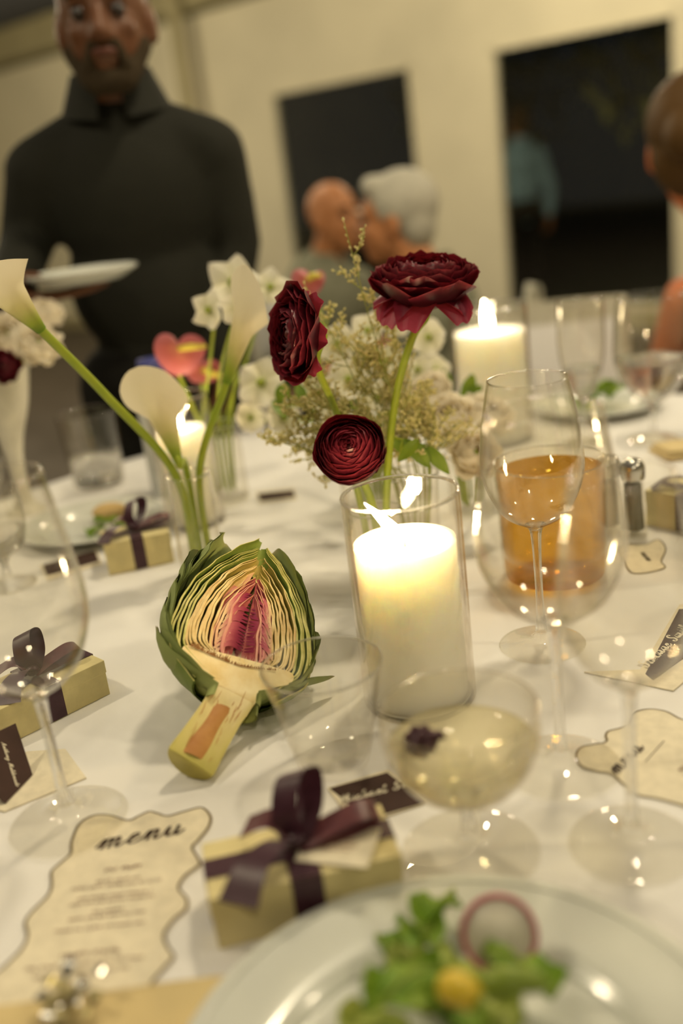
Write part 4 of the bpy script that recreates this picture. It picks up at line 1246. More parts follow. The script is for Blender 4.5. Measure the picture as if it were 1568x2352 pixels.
ps_ = slots(pv, 0.046, 0.225, [at(q_[0], q_[1], q_[2]) for q_ in PE_] + [at(12, 842, 1.45)], 0.62, 0.138, 0.20)
for i, (x, y, Y, px, ax, lb) in enumerate(PE_):
    ranunculus(at(x, y, Y), ax, px * Y / FPX, ps_[i][0], lb, 6, 5, 0.35, 1.35, 0.010, [M['rose_petal'], M['rose_petal']], 5, 0.85, 0.003, 90 + i, [ps_[i][1]], 0.2, 0.003, 2.7, 'ivory_peony', 'ivory peonies', jag=0.05)
ranunculus(at(12, 842, 1.45), V((-0.1, -0.9, 0.3)), 34 * 1.45 / FPX, ps_[3][0], 'maroon ranunculus low in the footed vase', 7, 5, 0.4, 1.4, 0.010, RM, 4, 0.8, 0.002, 97, [ps_[3][1]], 0.1, 0.003, 2.7)
# lime leaves
def leaf(p0, p1, wd, nrm, parent, name='leaf', mat='leaf'):
    p0, p1, nrm = V(p0), V(p1), V(nrm).normalized()
    d = p1 - p0; sd = d.cross(nrm).normalized()
    mb = MB()
    mb.grid(lambda u, v: p0 + d * v + sd * ((2 * u - 1) * wd * sin(pi * (0.03 + 0.95 * v)) ** 0.8) + nrm * (0.12 * d.length * sin(pi * v) + 0.25 * wd * abs(2 * u - 1)), 6, 8)
    return mb.build(name, M[mat], parent, world=True)
for i, ((foot, via), pts, lb) in enumerate([(ss_[14], [(925, 1010, 1.06, 985, 1075, 1.04, 20), (960, 1020, 1.07, 1030, 1090, 1.045, 18), (915, 1060, 1.05, 960, 1010, 1.04, 15), (890, 1000, 1.075, 930, 1045, 1.055, 14)], 'sprig of lime green leaves beside the round bud'),
                                     (qs_[4], [(1060, 930, 1.37, 1085, 860, 1.36, 17), (1070, 930, 1.37, 1105, 885, 1.35, 13), (1035, 905, 1.38, 1015, 850, 1.38, 12)], 'lime leaf sprig standing in front of the thick candle'),
                                     (fs_[17], [(640, 930, 1.24, 655, 880, 1.25, 18), (660, 960, 1.23, 625, 920, 1.25, 16), (700, 930, 1.23, 680, 880, 1.24, 14)], 'leafy sprig low in the white blossoms')]):
    r = thing('leaf_sprig', lb, 'leaves', foot, 0, 'lime leaf sprigs')
    q0 = at(pts[0][0], pts[0][1], pts[0][2])
    mb = MB(); mb.tube(smooth_path([V(foot), via, (via + q0) / 2 + V((0, 0, 0.012)), q0], 8), 0.0018, 6)
    for (x0, y0, Y0, x1, y1, Y1, w) in pts[1:]:
        mb.tube([q0, at(x0, y0, Y0)], 0.0012, 5)
    mb.build('stem', M['stem'], r, world=True)
    for (x0, y0, Y0, x1, y1, Y1, w) in pts:
        leaf(at(x0, y0, Y0), at(x1, y1, Y1), w * Y0 / FPX, V((0.2, -1, 0.6)), r)

# ================================================================== PRINTED CARDS
GL = {
 'm': (2.0, [[(0, .2), (.25, .85), (.38, 1.0), (.45, .85), (.4, 0)], [(.43, .5), (.65, .95), (.85, 1), (.92, .8), (.88, 0)], [(.9, .5), (1.12, .95), (1.32, 1.), (1.4, .75), (1.36, .2), (1.5, 0), (1.75, .15), (2.0, .4)]]),
 'e': (1.1, [[(0, .35), (.4, .5), (.7, .75), (.62, 1.0), (.35, .95), (.2, .55), (.25, .15), (.5, 0), (.8, .1), (1.1, .4)]]),
 'n': (1.5, [[(0, .2), (.25, .85), (.38, 1.0), (.45, .85), (.4, 0)], [(.43, .5), (.65, .95), (.85, 1), (.92, .75), (.88, .2), (1.02, 0), (1.25, .12), (1.5, .4)]]),
 'u': (1.4, [[(0, .4), (.2, 1.0), (.22, .3), (.35, 0), (.6, .1), (.8, .6), (.86, 1.0)], [(.86, 1.0), (.84, .25), (.95, 0), (1.15, .1), (1.4, .4)]]),
 'i': (.7, [[(0, .35), (.22, 1.0), (.22, .25), (.33, 0), (.5, .1), (.7, .4)], [(.26, 1.45), (.3, 1.52)]]),
 'c': (.95, [[(.7, .85), (.5, 1.0), (.25, .8), (.18, .4), (.3, .05), (.55, 0), (.95, .4)]]),
 'h': (1.35, [[(0, .3), (.4, 1.5), (.45, 2.0), (.3, 1.9), (.25, 1.2), (.22, 0)], [(.24, .5), (.45, .95), (.68, 1.0), (.76, .75), (.74, .2), (.88, 0), (1.1, .12), (1.35, .4)]]),
 'a': (1.25, [[(.75, .9), (.45, 1.0), (.2, .7), (.2, .2), (.42, 0), (.7, .35), (.8, 1.0)], [(.8, 1), (.78, .25), (.9, 0), (1.05, .1), (1.25, .4)]]),
 'l': (.75, [[(0, .35), (.35, 1.3), (.42, 1.9), (.28, 2.0), (.2, 1.4), (.2, .3), (.35, 0), (.55, .1), (.75, .4)]]),
 't': (.8, [[(0, .35), (.3, 1.8), (.25, .4), (.35, 0), (.55, .08), (.8, .4)], [(.02, 1.3), (.6, 1.4)]]),
 'y': (1.4, [[(0, .4), (.2, 1.0), (.22, .3), (.35, 0), (.6, .1), (.8, .6), (.86, 1.0)], [(.86, 1), (.8, 0), (.6, -.8), (.3, -1), (.25, -.7), (.7, -.1), (1.4, .4)]]),
 'o': (1.15, [[(.55, 1.0), (.25, .85), (.15, .4), (.35, 0), (.65, .1), (.75, .6), (.55, 1.0), (.8, .85), (1.15, .8)]]),
 'd': (1.3, [[(.75, .9), (.45, 1.0), (.2, .7), (.2, .2), (.42, 0), (.7, .35), (.8, 1.0)], [(.92, 2.0), (.82, 1), (.78, .25), (.9, 0), (1.1, .1), (1.3, .4)]]),
 's': (.9, [[(0, .3), (.35, 1.0), (.5, .6), (.5, .15), (.3, 0), (.1, .1), (.5, .05), (.9, .4)]]),
 'M': (2.2, [[(0, .1), (.2, .0), (.4, .8), (.6, 2.0), (.7, 1.2), (.75, .2), (1.1, 1.2), (1.4, 2.0), (1.45, 1.0), (1.5, .2), (1.75, 0), (2.2, .4)]]),
 'S': (1.5, [[(1.15, 1.6), (1.0, 2.0), (.6, 2.0), (.4, 1.6), (.6, 1.2), (.95, .8), (.95, .3), (.6, 0), (.2, .15), (.15, .5), (.45, .4)]]),
 'A': (1.9, [[(0, .1), (.25, .0), (.6, .9), (1.0, 2.0), (1.1, 1.2), (1.15, .3), (1.3, 0), (1.6, .1), (1.9, .4)], [(.35, .75), (1.3, .8)]]),
}
def script_text(mb, txt, org, dx, dy, xh, w, slant=0.32):
    """hand lettering as flat ribbons; dx, dy unit vectors of the written line"""
    dx, dy = V(dx).normalized(), V(dy).normalized()
    nrm = dx.cross(dy).normalized()
    x = 0.0
    for k, ch in enumerate(txt):
        if ch == ' ':
            x += 1.0; continue
        adv, strokes = GL[ch]
        for stq in strokes:
            pts = smooth_path([V((px_, py_, 0)) for px_, py_ in stq], 5)
            wid = []
            for i in range(len(pts)):
                d = pts[min(i + 1, len(pts) - 1)] - pts[max(0, i - 1)]
                dn = abs(d.y) / (d.length + 1e-9)
                wid.append(w * (0.55 + 0.75 * dn * (1 if d.y < 0 else 0.55)))
            P3 = [V(org) + dx * ((x + p.x + slant * p.y) * xh) + dy * (p.y * xh) + nrm * (0.00002 * (k % 3)) for p in pts]
            mb.ribbon(P3, wid, nrm)
        x += adv
    return x * xh
def small_print(mb, org, dx, dy, widths, h, gap, seed):
    """rows of tiny illegible type, centred about org"""
    rnd_ = random.Random(seed); dx, dy = V(dx).normalized(), V(dy).normalized()
    nrm = dx.cross(dy)
    y = 0.0
    for wd_ in widths:
        if wd_ == 0:
            y -= gap * 0.8; continue
        bold = wd_ < 0
        wd_ = abs(wd_); x = -wd_ / 2
        hh = h * (1.5 if bold else 1.0)
        while x < wd_ / 2:
            n = rnd_.randint(3, 8)
            for _ in range(n):
                if x > wd_ / 2: break
                p0 = V(org) + dx * x + dy * y
                cw = hh * rnd_.uniform(0.35, 0.6)
                mb.ribbon([p0, p0 + dy * hh], cw * 0.30, nrm)
                mb.ribbon([p0 + dy * hh * rnd_.choice((0, .5, .9)), p0 + dx * cw + dy * hh * rnd_.choice((0.1, .5, .9))], hh * 0.26, nrm)
                x += cw * 1.35
            x += hh * 0.6
        y -= gap * (1.15 if bold else 1.0)

def wavy_card(name, label, outline_px, z, th=0.0008, border=0.0016, zlift=0.0, group='wavy edged menu cards'):
    """a die-cut card lying on the cloth; outline given by its corner points on the cloth"""
    pts = [on(x, y, z) for x, y in outline_px]
    c = sum(pts, V()) / len(pts)
    r = thing(name, label, 'menu card', (c.x, c.y, z), 0, group)
    sm = smooth_path([V((p.x - c.x, p.y - c.y, 0)) for p in pts], 7, True)
    area = sum(sm[i].x * sm[(i + 1) % len(sm)].y - sm[(i + 1) % len(sm)].x * sm[i].y for i in range(len(sm)))
    if area < 0: sm.reverse()
    mb = MB(); mb.prism([(p.x, p.y) for p in sm], 0.0, th)
    mb.build('card', M['card'], r, False)
    mb = MB()
    loop = sm + [sm[0]]
    wid = []
    for i in range(len(loop)):
        d = loop[(i + 1) % len(sm)] - loop[i - 1]
        a = math.atan2(d.y, d.x)
        wid.append(border * (0.75 + 0.55 * abs(sin(a + 0.4))))
    vs_ = []
    for i in range(len(loop)):
        d = loop[(i + 1) % len(sm)] - loop[(i - 1) % len(sm)]
        nn = V((-d.y, d.x, 0)).normalized()
        vs_ += [loop[i] + V((0, 0, th + 0.0002)), loop[i] + nn * wid[i] + V((0, 0, th + 0.0002))]
    mb.add(vs_, [(2 * i, 2 * i + 2, 2 * i + 3, 2 * i + 1) for i in range(len(loop) - 1)])
    mb.build('printed_border', M['gold_ink'], r, False)
    return r
cz = TZ + 0.0004
# menu in front left
ML = [(464, 1856), (486, 1876), (482, 1902), (458, 1933), (445, 1949), (459, 1975), (461, 1990), (430, 2013), (414, 2041), (432, 2066), (430, 2091), (401, 2117), (381, 2150), (389, 2177), (402, 2200), (380, 2228), (352, 2262), (335, 2305), (345, 2345), (340, 2390), (300, 2430), (180, 2440), (90, 2460), (-60, 2440), (-80, 2390), (-50, 2330), (-70, 2280), (-30, 2250), (7, 2222), (48, 2180), (60, 2150), (55, 2122), (71, 2096), (108, 2058), (116, 2030), (116, 2004), (140, 1981), (160, 1962), (162, 1936), (180, 1895), (215, 1874), (255, 1874), (294, 1885), (318, 1875), (343, 1865), (366, 1870), (386, 1875), (425, 1864)]
r = wavy_card('menu_card', 'large wavy edged menu card lying beside the big wine glass', ML, cz)
o_ = V(r.location)
mdx = (on(410, 1915, cz) - on(215, 1955, cz)); mdx.z = 0; mdx.normalize(); mdy = V((-mdx.y, mdx.x, 0))
up = V((0, 0, 0.0012))
mb = MB(); script_text(mb, 'menu', on(218, 1957, cz) - o_ + up, mdx, mdy, 0.0108, 0.0022); mb.build('menu_lettering', M['ink'], r, False)
ax2 = on(165, 2200, cz) - on(310, 1950, cz); ax2.z = 0; ax2.normalize()
mdx2 = (on(330, 2000, cz) - on(240, 2010, cz)); mdx2.z = 0; mdx2.normalize(); mdy2 = V((-mdx2.y, mdx2.x, 0))
mb = MB()
for (xa, ya, ws, sd) in ((283, 2000, [-.026], 1), (270, 2026, [.030, .062], 2), (262, 2062, [.050, .058], 3), (247, 2097, [.020, .050], 4), (229, 2135, [.060], 5), (204, 2198, [-.036], 6), (193, 2219, [.074], 7), (188, 2240, [.060], 8)):
    small_print(mb, on(xa, ya, cz) - o_ + up, mdx2, mdy2, ws, 0.0026, 0.0052, sd)
mb.build('small_print', M['soft_ink'], r, False)
# menu at the right
MR = [(1449, 1647), (1465, 1634), (1495, 1630), (1532, 1636), (1568, 1654), (1600, 1650), (1640, 1665), (1680, 1700), (1760, 1720), (1800, 1770), (1770, 1830), (1720, 1870), (1660, 1880), (1600, 1870), (1566, 1853), (1505, 1836), (1463, 1828), (1428, 1803), (1402, 1780), (1369, 1774), (1336, 1764), (1323, 1748), (1322, 1730), (1338, 1716), (1388, 1706), (1388, 1692), (1395, 1681), (1421, 1674), (1442, 1664)]
r = wavy_card('menu_card', 'wavy edged menu card tucked by the right wine glass, turned away', MR, cz, border=0.0013)
o_ = V(r.location)
tdx = on(1525, 1682, cz) - on(1455, 1752, cz); tdx.z = 0; tdx.normalize(); tdy = V((-tdx.y, tdx.x, 0))
mb = MB(); script_text(mb, 'menu', on(1418, 1782, cz) - o_ + up, tdx, tdy, 0.0072, 0.0016, 0.25)
mb.ribbon([on(1482, 1752, cz) - o_ + up, on(1525, 1704, cz) - o_ + up], 0.0006)
mb.build('menu_lettering', M['ink'], r, False)
mb = MB(); small_print(mb, on(1580, 1760, cz) - o_ + up, tdx, tdy, [-.02, .03, .04, .03], 0.0024, 0.005, 4); mb.build('small_print', M['soft_ink'], r, False)
# small far menu
MF = [(1420, 1262), (1445, 1250), (1480, 1252), (1512, 1240), (1530, 1262), (1520, 1290), (1528, 1305), (1490, 1316), (1455, 1318), (1440, 1308), (1428, 1285)]
r = wavy_card('menu_card', 'small looking menu card beyond the shakers', MF, cz, border=0.0012)
o_ = V(r.location)
fdx = on(1470, 1262, cz) - on(1500, 1295, cz); fdx.z = 0; fdx.normalize(); fdy = V((-fdx.y, fdx.x, 0))
mb = MB(); script_text(mb, 'menu', on(1496, 1290, cz) - o_ + up, fdx, fdy, 0.0045, 0.001); mb.build('menu_lettering', M['ink'], r, False)

# place cards: cream stock, chocolate panel, cream script name
def place_card(label, base_px, panel_px, name, t0, t1, xh, lean=None, lw=0.0011):
    bp = [on(x, y, TZ + 0.0006) for x, y in base_px]
    c = sum(bp, V()) / len(bp)
    r = thing('place_card', label, 'place card', (c.x, c.y, TZ + 0.0004), 0, 'name cards on the table')
    o_ = V(r.location)
    def ccw(ps):
        a = sum(ps[i].x * ps[(i + 1) % len(ps)].y - ps[(i + 1) % len(ps)].x * ps[i].y for i in range(len(ps)))
        return ps if a > 0 else list(reversed(ps))
    mb = MB(); mb.prism([(p.x - o_.x, p.y - o_.y) for p in ccw(bp)], 0, 0.0012); mb.build('card', M['card'], r, False)
    pz = TZ + 0.0022
    if lean:                                 # the panel stands up: foot on the cloth, top raised
        q0, q1, q2 = on(*lean[0], pz), on(*lean[1], pz), on(*lean[2], pz + lean[3])
        nn = (q1 - q0).cross(q2 - q0).normalized()
        if nn.z < 0: nn = -nn
        def onp(x, y, up_=0.0):
            d_ = ray(x, y)
            return CAM + d_ * ((q0 - CAM).dot(nn) / d_.dot(nn)) + nn * up_
        pts = [onp(x, y) - o_ for x, y in panel_px]
        k_ = len(pts)
        mb = MB(); mb.add(pts + [p_ + nn * 0.0006 for p_ in pts], [tuple(range(k_)), tuple(range(2 * k_ - 1, k_ - 1, -1))] + [(i, (i + 1) % k_, k_ + (i + 1) % k_, k_ + i) for i in range(k_)])
        mb.build('printed_panel', M['brown'], r, False)
        a, b = onp(*t0, 0.0009), onp(*t1, 0.0009)
        dx = (b - a); total = sum(1.0 if ch == ' ' else GL[ch][0] for ch in name)
        xh = dx.length / total; dx.normalize()
        mb = MB(); script_text(mb, name, a - o_, dx, nn.cross(dx), xh, lw * xh / 0.0035); mb.build('name_lettering', M['white_ink'], r, False)
        return r
    pp_ = [on(x, y, pz) for x, y in panel_px]
    mb = MB(); mb.prism([(p.x - o_.x, p.y - o_.y) for p in ccw(pp_)], 0.0012, 0.0018); mb.build('printed_panel', M['brown'], r, False)
    if name:
        a, b = on(*t0, pz), on(*t1, pz)
        dx = b - a; dx.z = 0
        total = sum(1.0 if ch == ' ' else GL[ch][0] for ch in name)
        xh = dx.length / total
        dx.normalize()
        mb = MB(); script_text(mb, name, a - o_ + V((0, 0, 0.0003)), dx, V((-dx.y, dx.x, 0)), xh, lw * xh / 0.0035); mb.build('name_lettering', M['white_ink'], r, False)
    return r
place_card('dark name card lying behind the near ribboned box', [(752, 1812), (892, 1770), (980, 1845), (850, 1888), (800, 1880)], [(757, 1810), (889, 1774), (973, 1843), (846, 1880)], 'Michael Smith', (778, 1846), (985, 1796), 0.004)
place_card('dark name card at the right edge, turned sideways', [(1341, 1545), (1546, 1588), (1650, 1500), (1650, 1385), (1560, 1390), (1470, 1540)], [(1482, 1547), (1500, 1561), (1650, 1455), (1650, 1395), (1559, 1399)], 'Susanne Smith', (1486, 1535), (1588, 1440), 0.003)
place_card('dark name card at the left edge leaning on its ribboned box', [(-60, 1772), (64, 1728), (150, 1722), (198, 1788), (10, 1866), (-60, 1850)], [(-60, 1706), (35, 1662), (74, 1780), (12, 1846), (-60, 1790)], 'Anthony Maldonado', (2, 1706), (36, 1808), 0.003, lean=((12, 1846), (74, 1780), (35, 1662), 0.030))
place_card('small dark name card beside the far left gift box', [(92, 1300), (222, 1262), (234, 1296), (110, 1334)], [(98, 1297), (218, 1264), (228, 1288), (108, 1322)], None, None, None, 0)
place_card('small dark name card far across the table', [(588, 1132), (674, 1122), (682, 1146), (596, 1156)], [(592, 1134), (672, 1126), (678, 1140), (598, 1150)], None, None, None, 0)

# ================================================================== RIBBONED GIFT BOXES
def strip(mb, path, wdir, w, tw=None):
    """ribbon with its width along wdir"""
    path = smooth_path(path, 6)
    n = len(path); wd_ = V(wdir).normalized()
    vs_ = []
    for i, p in enumerate(path):
        ww = w if not isinstance(w, (list, tuple)) else w[0] + (w[1] - w[0]) * i / (n - 1)
        vs_ += [p - wd_ * ww / 2, p, p + wd_ * ww / 2]
    mb.add(vs_, [(3 * i + c, 3 * i + 3 + c, 3 * i + 4 + c, 3 * i + 1 + c) for i in range(n - 1) for c in (0, 1)])
    return mb
def gift_box(label, c, rz, sx, sy, sz, rw, group='ribboned favour boxes', with_tag=True, big=1.0, bow_rot=0.0):
    r = thing('gift_box', label, 'gift box', (c.x, c.y, TZ + 0.0003), rz, group)
    mb = MB(); mb.box((0, 0, sz * 0.36), (sx * 0.985, sy * 0.985, sz * 0.72)); mb.build('box_base', M['box'], r, False, bevel=0.0006)
    mb = MB(); mb.box((0, 0, sz * 0.82), (sx, sy, sz * 0.36)); mb.build('lid', M['box'], r, False, bevel=0.0008)
    e = 0.0007
    mb = MB()
    hx, hy = sx / 2 + e, sy / 2 + e
    for a, b in (((-hx, 0, 0.001), (-hx, 0, sz + e)), ((-hx, 0, sz + e), (hx, 0, sz + e)), ((hx, 0, sz + e), (hx, 0, 0.001))):
        strip(mb, [a, (V(a) + V(b)) / 2, b], (0, 1, 0), rw)
    mb.build('ribbon_band', M['ribbon'], r, False)
    mb = MB()
    for a, b in (((0, -hy, 0.001), (0, -hy, sz + e)), ((0, -hy, sz + 1.6 * e), (0, hy, sz + 1.6 * e)), ((0, hy, sz + e), (0, hy, 0.001))):
        strip(mb, [a, (V(a) + V(b)) / 2, b], (1, 0, 0), rw)
    mb.build('ribbon_band', M['ribbon'], r, False)
    k = V((0, 0, sz + 0.005)); B = Matrix.Rotation(bow_rot, 3, 'Z'); q = 0.028 * big
    for nm, pts, wdv, w, mt in (('bow_loop', [(0, 0, 0), (0.5, -0.1, 0.22), (1.35, -0.15, 0.40), (1.7, -0.15, 0.22), (0.9, -0.1, 0.04), (0, 0, 0)], (0.1, 1, 0.2), rw * 0.9, 'ribbon_lit'),
                                ('bow_loop', [(0, 0, 0), (-0.15, 0.15, 0.6), (0.15, 0.6, 1.15), (0.6, 0.8, 1.0), (0.45, 0.4, 0.45), (0, 0, 0)], (0.7, -0.5, 0.3), rw * 1.0, 'ribbon'),
                                ('bow_tail', [(0, 0, 0), (-0.5, -0.25, 0.35), (-1.1, -0.6, 0.25), (-1.55, -1.0, -0.15)], (0.7, -0.8, 0.1), (rw * 0.6, rw * 1.5), 'ribbon'),
                                ('bow_tail', [(0, 0, 0), (-0.35, 0.4, 0.45), (-0.9, 0.7, 0.25)], (0.6, 0.6, 0.3), (rw * 0.6, rw * 0.9), 'ribbon_lit')):
        mb = MB(); strip(mb, [k + B @ (V(p_) * q) for p_ in pts], B @ V(wdv), w); mb.build(nm, M[mt], r)
    mb = MB(); mb.sphere(k + V((0, 0, 0.002)), 0.006 * big, 12, 8, (1.2, 1, 0.9)); mb.build('knot', M['ribbon'], r)
    if with_tag:
        mb = MB(); T = Matrix.Rotation(-0.5, 3, 'Z')
        tg = mb.box(V((sx * 0.20, -sy * 0.16, sz + 0.0035)), (0.042 * big, 0.030 * big, 0.0008), T @ Matrix.Rotation(0.10, 3, 'X')).build('gift_tag', M['card'], r, False)
        mb = MB()
        small_print(mb, V((sx * 0.20, -sy * 0.13, sz + 0.0054)), T @ V((1, 0, 0)), T @ V((0, 1, 0.10)), [0.020 * big, 0.024 * big, 0.016 * big], 0.0022, 0.0042, 3)
        mb.build('tag_print', M['soft_ink'], tg, False)
    return r
bz = 0.038
zt = TZ + bz
pL, pR = on(470, 2000, zt), on(905, 1900, zt)
d = pR - pL
bc_ = on(690, 1965, zt)
gift_box('near cream gift box with an aubergine bow, touching the white plate', V((bc_.x - 0.001, bc_.y + 0.006, 0)), math.atan2(d.y, d.x), d.length * 0.98, 0.058, bz, 0.020, big=1.15, bow_rot=0.15)
pa, pb = on(0, 1640), on(212, 1618)
d = on(198, 1525, TZ + 0.035) - on(60, 1590, TZ + 0.035)
gift_box('cream gift box with aubergine ribbon seen through the left wine glass', V((-0.305, 0.850, 0)), math.atan2(d.y, d.x), 0.115, 0.060, 0.036, 0.018, with_tag=False)
gift_box('small cream gift box with a dark bow at the far left setting', on(322, 1290), 0.25, 0.085, 0.060, 0.042, 0.016, with_tag=False)
gift_box('cream gift box with a dark bow at the far right setting', on(1600, 1205), -0.9, 0.10, 0.065, 0.045, 0.016, with_tag=False)

# ================================================================== PLATES AND FOOD
def plate(label, c, R, group='white plates'):
    r = thing('plate', label, 'plate', (c.x, c.y, TZ + 0.0002), 0, group)
    top = prof_curve([(0.0006, 0.0045), (R * 0.58, 0.0045), (R * 0.66, 0.0075), (R * 0.72, 0.0125), (R * 0.9, 0.0165), (R * 0.985, 0.0185), (R, 0.0178)], 5)
    bot = prof_curve([(R, 0.0174), (R * 0.9, 0.0135), (R * 0.70, 0.0085), (R * 0.58, 0.0), (0.0006, 0.0)], 4)
    mb = MB(); mb.lathe(top + bot, 96); mb.build('dish', M['porcelain'], r)
    mb = MB(); mb.tube([(R * 0.955 * cos(2 * pi * k / 96), R * 0.955 * sin(2 * pi * k / 96), 0.0181) for k in range(97)], 0.0009, 6, False); mb.build('raised_line', M['porcelain'], r)
    return r
pc = V((0.024, 0.3765, 0))
plate('large white plate with a small green salad', pc, 0.152)
FRP, FLP = V((0.475, 1.725, 0)), V((-0.362, 1.385, 0))
plate('white plate with salad beyond the far wine glass', FRP, 0.112)
plate('white plate with a green garnish at the far left setting', FLP, 0.105)
def lettuce(p, size, label, seed, mat='lettuce', group='salad leaves on the near plate', tilt=0.5):
    rnd_ = random.Random(seed)
    E_ = Euler((rnd_.uniform(-tilt, tilt), rnd_.uniform(-tilt, tilt), rnd_.uniform(0, 6))).to_matrix()
    a1, a2 = rnd_.uniform(0, 6), rnd_.uniform(0, 6)
    def fn(u, v):
        x, y = (2 * u - 1), (2 * v - 1)
        w = sqrt(max(0.02, 1 - y * y * 0.95)) * (1 + 0.10 * sin(11 * y + a1))
        z = 0.30 * sin(3.1 * x + a1) * sin(2.6 * y + a2) + 0.10 * sin(8 * y + a2) * abs(x) + 0.25 * x * x
        return E_ @ V((x * w * 0.62, y, z)) * size
    mb = MB(); mb.grid(fn, 12, 14)
    zmin = min(v_.z for v_ in mb.v)
    for v_ in mb.v: v_.z -= zmin
    r = thing('lettuce_leaf', label, 'lettuce', p, 0, group)
    mb.build('blade', M[mat], r)
    rib = MB(); rib.tube([fn(0.5, v / 8) + V((0, 0, 0.0008 - zmin)) for v in range(9)], [0.0012 - 0.0001 * v for v in range(9)], 5); rib.build('midrib', M['lettuce_pale'], r)
pz = TZ + 0.006
LT = [(930, 2215, .020, 'lettuce'), (985, 2180, .024, 'lettuce'), (1010, 2150, .020, 'lettuce'), (960, 2265, .022, 'lettuce_pale'), (1046, 2266, .018, 'lettuce_pale'), (1116, 2326, .024, 'lettuce'), (1200, 2290, .022, 'lettuce'), (940, 2330, .024, 'lettuce'), (1040, 2330, .024, 'lettuce'), (1180, 2345, .022, 'lettuce_pale'), (860, 2360, .020, 'lettuce_pale'), (1120, 2390, .024, 'lettuce')]
LL = ['frilly dark lettuce leaf at the edge of the salad', 'dark lettuce leaf rising at the back of the salad', 'dark lettuce leaf beside the radish slice', 'pale lettuce leaf below the frilly dark ones', 'pale lettuce leaf just behind the yellow pepper strip', 'broad dark lettuce leaf under the green bean', 'dark lettuce leaf under the far tip of the green bean', 'dark lettuce leaf in front of the pale one', 'dark lettuce leaf in front of the yellow pepper strip', 'pale lettuce leaf in front of the green bean', 'pale lettuce scrap lying off the salad heap', 'dark lettuce leaf at the foot of the salad heap']
for i, (x, y, s_, mt) in enumerate(LT):
    p = on(x, y + 25, pz)
    p.z = pz + (0.0, 0.010, 0.020, 0.004, 0.014)[i % 5]
    lettuce(p, s_, LL[i], 200 + i, mt, 'salad leaves on the near plate')
# radish slice standing on edge
rc = on(1152, 2214, pz + 0.004)
r = thing('radish_slice', 'thin pink rimmed radish slice standing in the salad', 'radish', rc, 0)
F = frame_from_axis((CAM - rc).normalized() + V((0, 0, -0.2)))
RR = 0.0205
mb = MB(); mb.lathe([(0.0003, 0.0006), (RR * 0.93, 0.0006), (RR * 0.93, -0.0006), (0.0003, -0.0006)], 40, V((0, 0, RR * 1.02)), F); mb.build('flesh', M['radish'], r)
mb = MB(); mb.tube([V((0, 0, RR * 1.02)) + F @ V((RR * cos(2 * pi * k / 48), RR * sin(2 * pi * k / 48), 0)) for k in range(49)], 0.0017, 8, False); mb.build('skin', M['radish_skin'], r)
# vegetable batons
for nm, a, b, ra, mt, lb, ct in (('yellow_pepper_strip', (1022, 2268), (1092, 2300), 0.0090, 'yellow_veg', 'yellow pepper strip lying on the salad', 'pepper'), ('green_bean', (1112, 2262), (1240, 2256), 0.0070, 'asparagus', 'fat green bean lying across the salad', 'bean')):
    zz_ = pz + (0.044 if nm[0] == 'y' else 0.043)
    A, B_2 = on(a[0], a[1], zz_), on(b[0], b[1], zz_)
    r = thing(nm, lb, ct, (A.x, A.y, A.z - ra))
    mid = (A + B_2) / 2 + V((0, 0, 0.003))
    path = smooth_path([A, mid, B_2], 8)
    n = len(path)
    mb = MB(); mb.tube(path, [ra * (0.45 + 0.55 * sin(pi * min(1, (0.12 + i / n * 0.9)) )) ** 0.5 for i in range(n)], 12); mb.build('pod', M[mt], r, world=True)
    mb = MB(); e = path[-1]; dd = (path[-1] - path[-3]).normalized(); mb.tube([e, e + dd * 0.006], [0.0022, 0.001], 6); mb.build('tip', M['asparagus'], r, world=True)
def flat_leaf(p, size, label, seed, mat, group): return lettuce(p, size, label, seed, mat, group, 0.42)
for i, (x, y, z) in enumerate([(-0.028, -0.008, 0.001), (0.002, 0.024, 0.010), (0.030, -0.004, 0.004), (0.002, -0.010, 0.018)]):
    flat_leaf(FRP + V((x, y, TZ + 0.0060 + z)), 0.031, ['salad leaf at the near side of the far right plate', 'salad leaf at the back of the far right plate', 'salad leaf on the far right plate, under the wine glass bowl', 'salad leaf heaped in the middle of the far right plate'][i], 300 + i, 'lettuce', 'salad leaves on the far right plate')
for i, (x, y, z) in enumerate([(0.010, -0.030, 0.0), (0.042, -0.012, 0.0), (0.024, -0.026, 0.008)]):
    flat_leaf(FLP + V((x, y, TZ + 0.0052 + z)), 0.017, ['garnish leaf nearest the name card on the far left plate', 'garnish leaf nearest the gift box on the far left plate', 'topmost garnish leaf on the far left plate'][i], 320 + i, 'lettuce', 'garnish leaves on the far left plate')
r = thing('bread_roll', 'golden bread roll on the far left plate', 'bread', FLP + V((0.020, 0.032, TZ + 0.0045)))
mb = MB(); mb.sphere((0, 0, 0.0130), 0.020, 16, 10, (1.3, 1, 0.65)); M['crust'] = pm('bread_crust', (0.60, 0.42, 0.18), 0.7, 0.2, nscale=40, bump=0.3); mb.build('crust', M['crust'], r)
mb = MB(); mb.tube([(-0.015, 0, 0.0240), (0, 0.002, 0.0257), (0.015, 0, 0.0240)], 0.0012, 6); mb.build('score_line', M['card'], r)

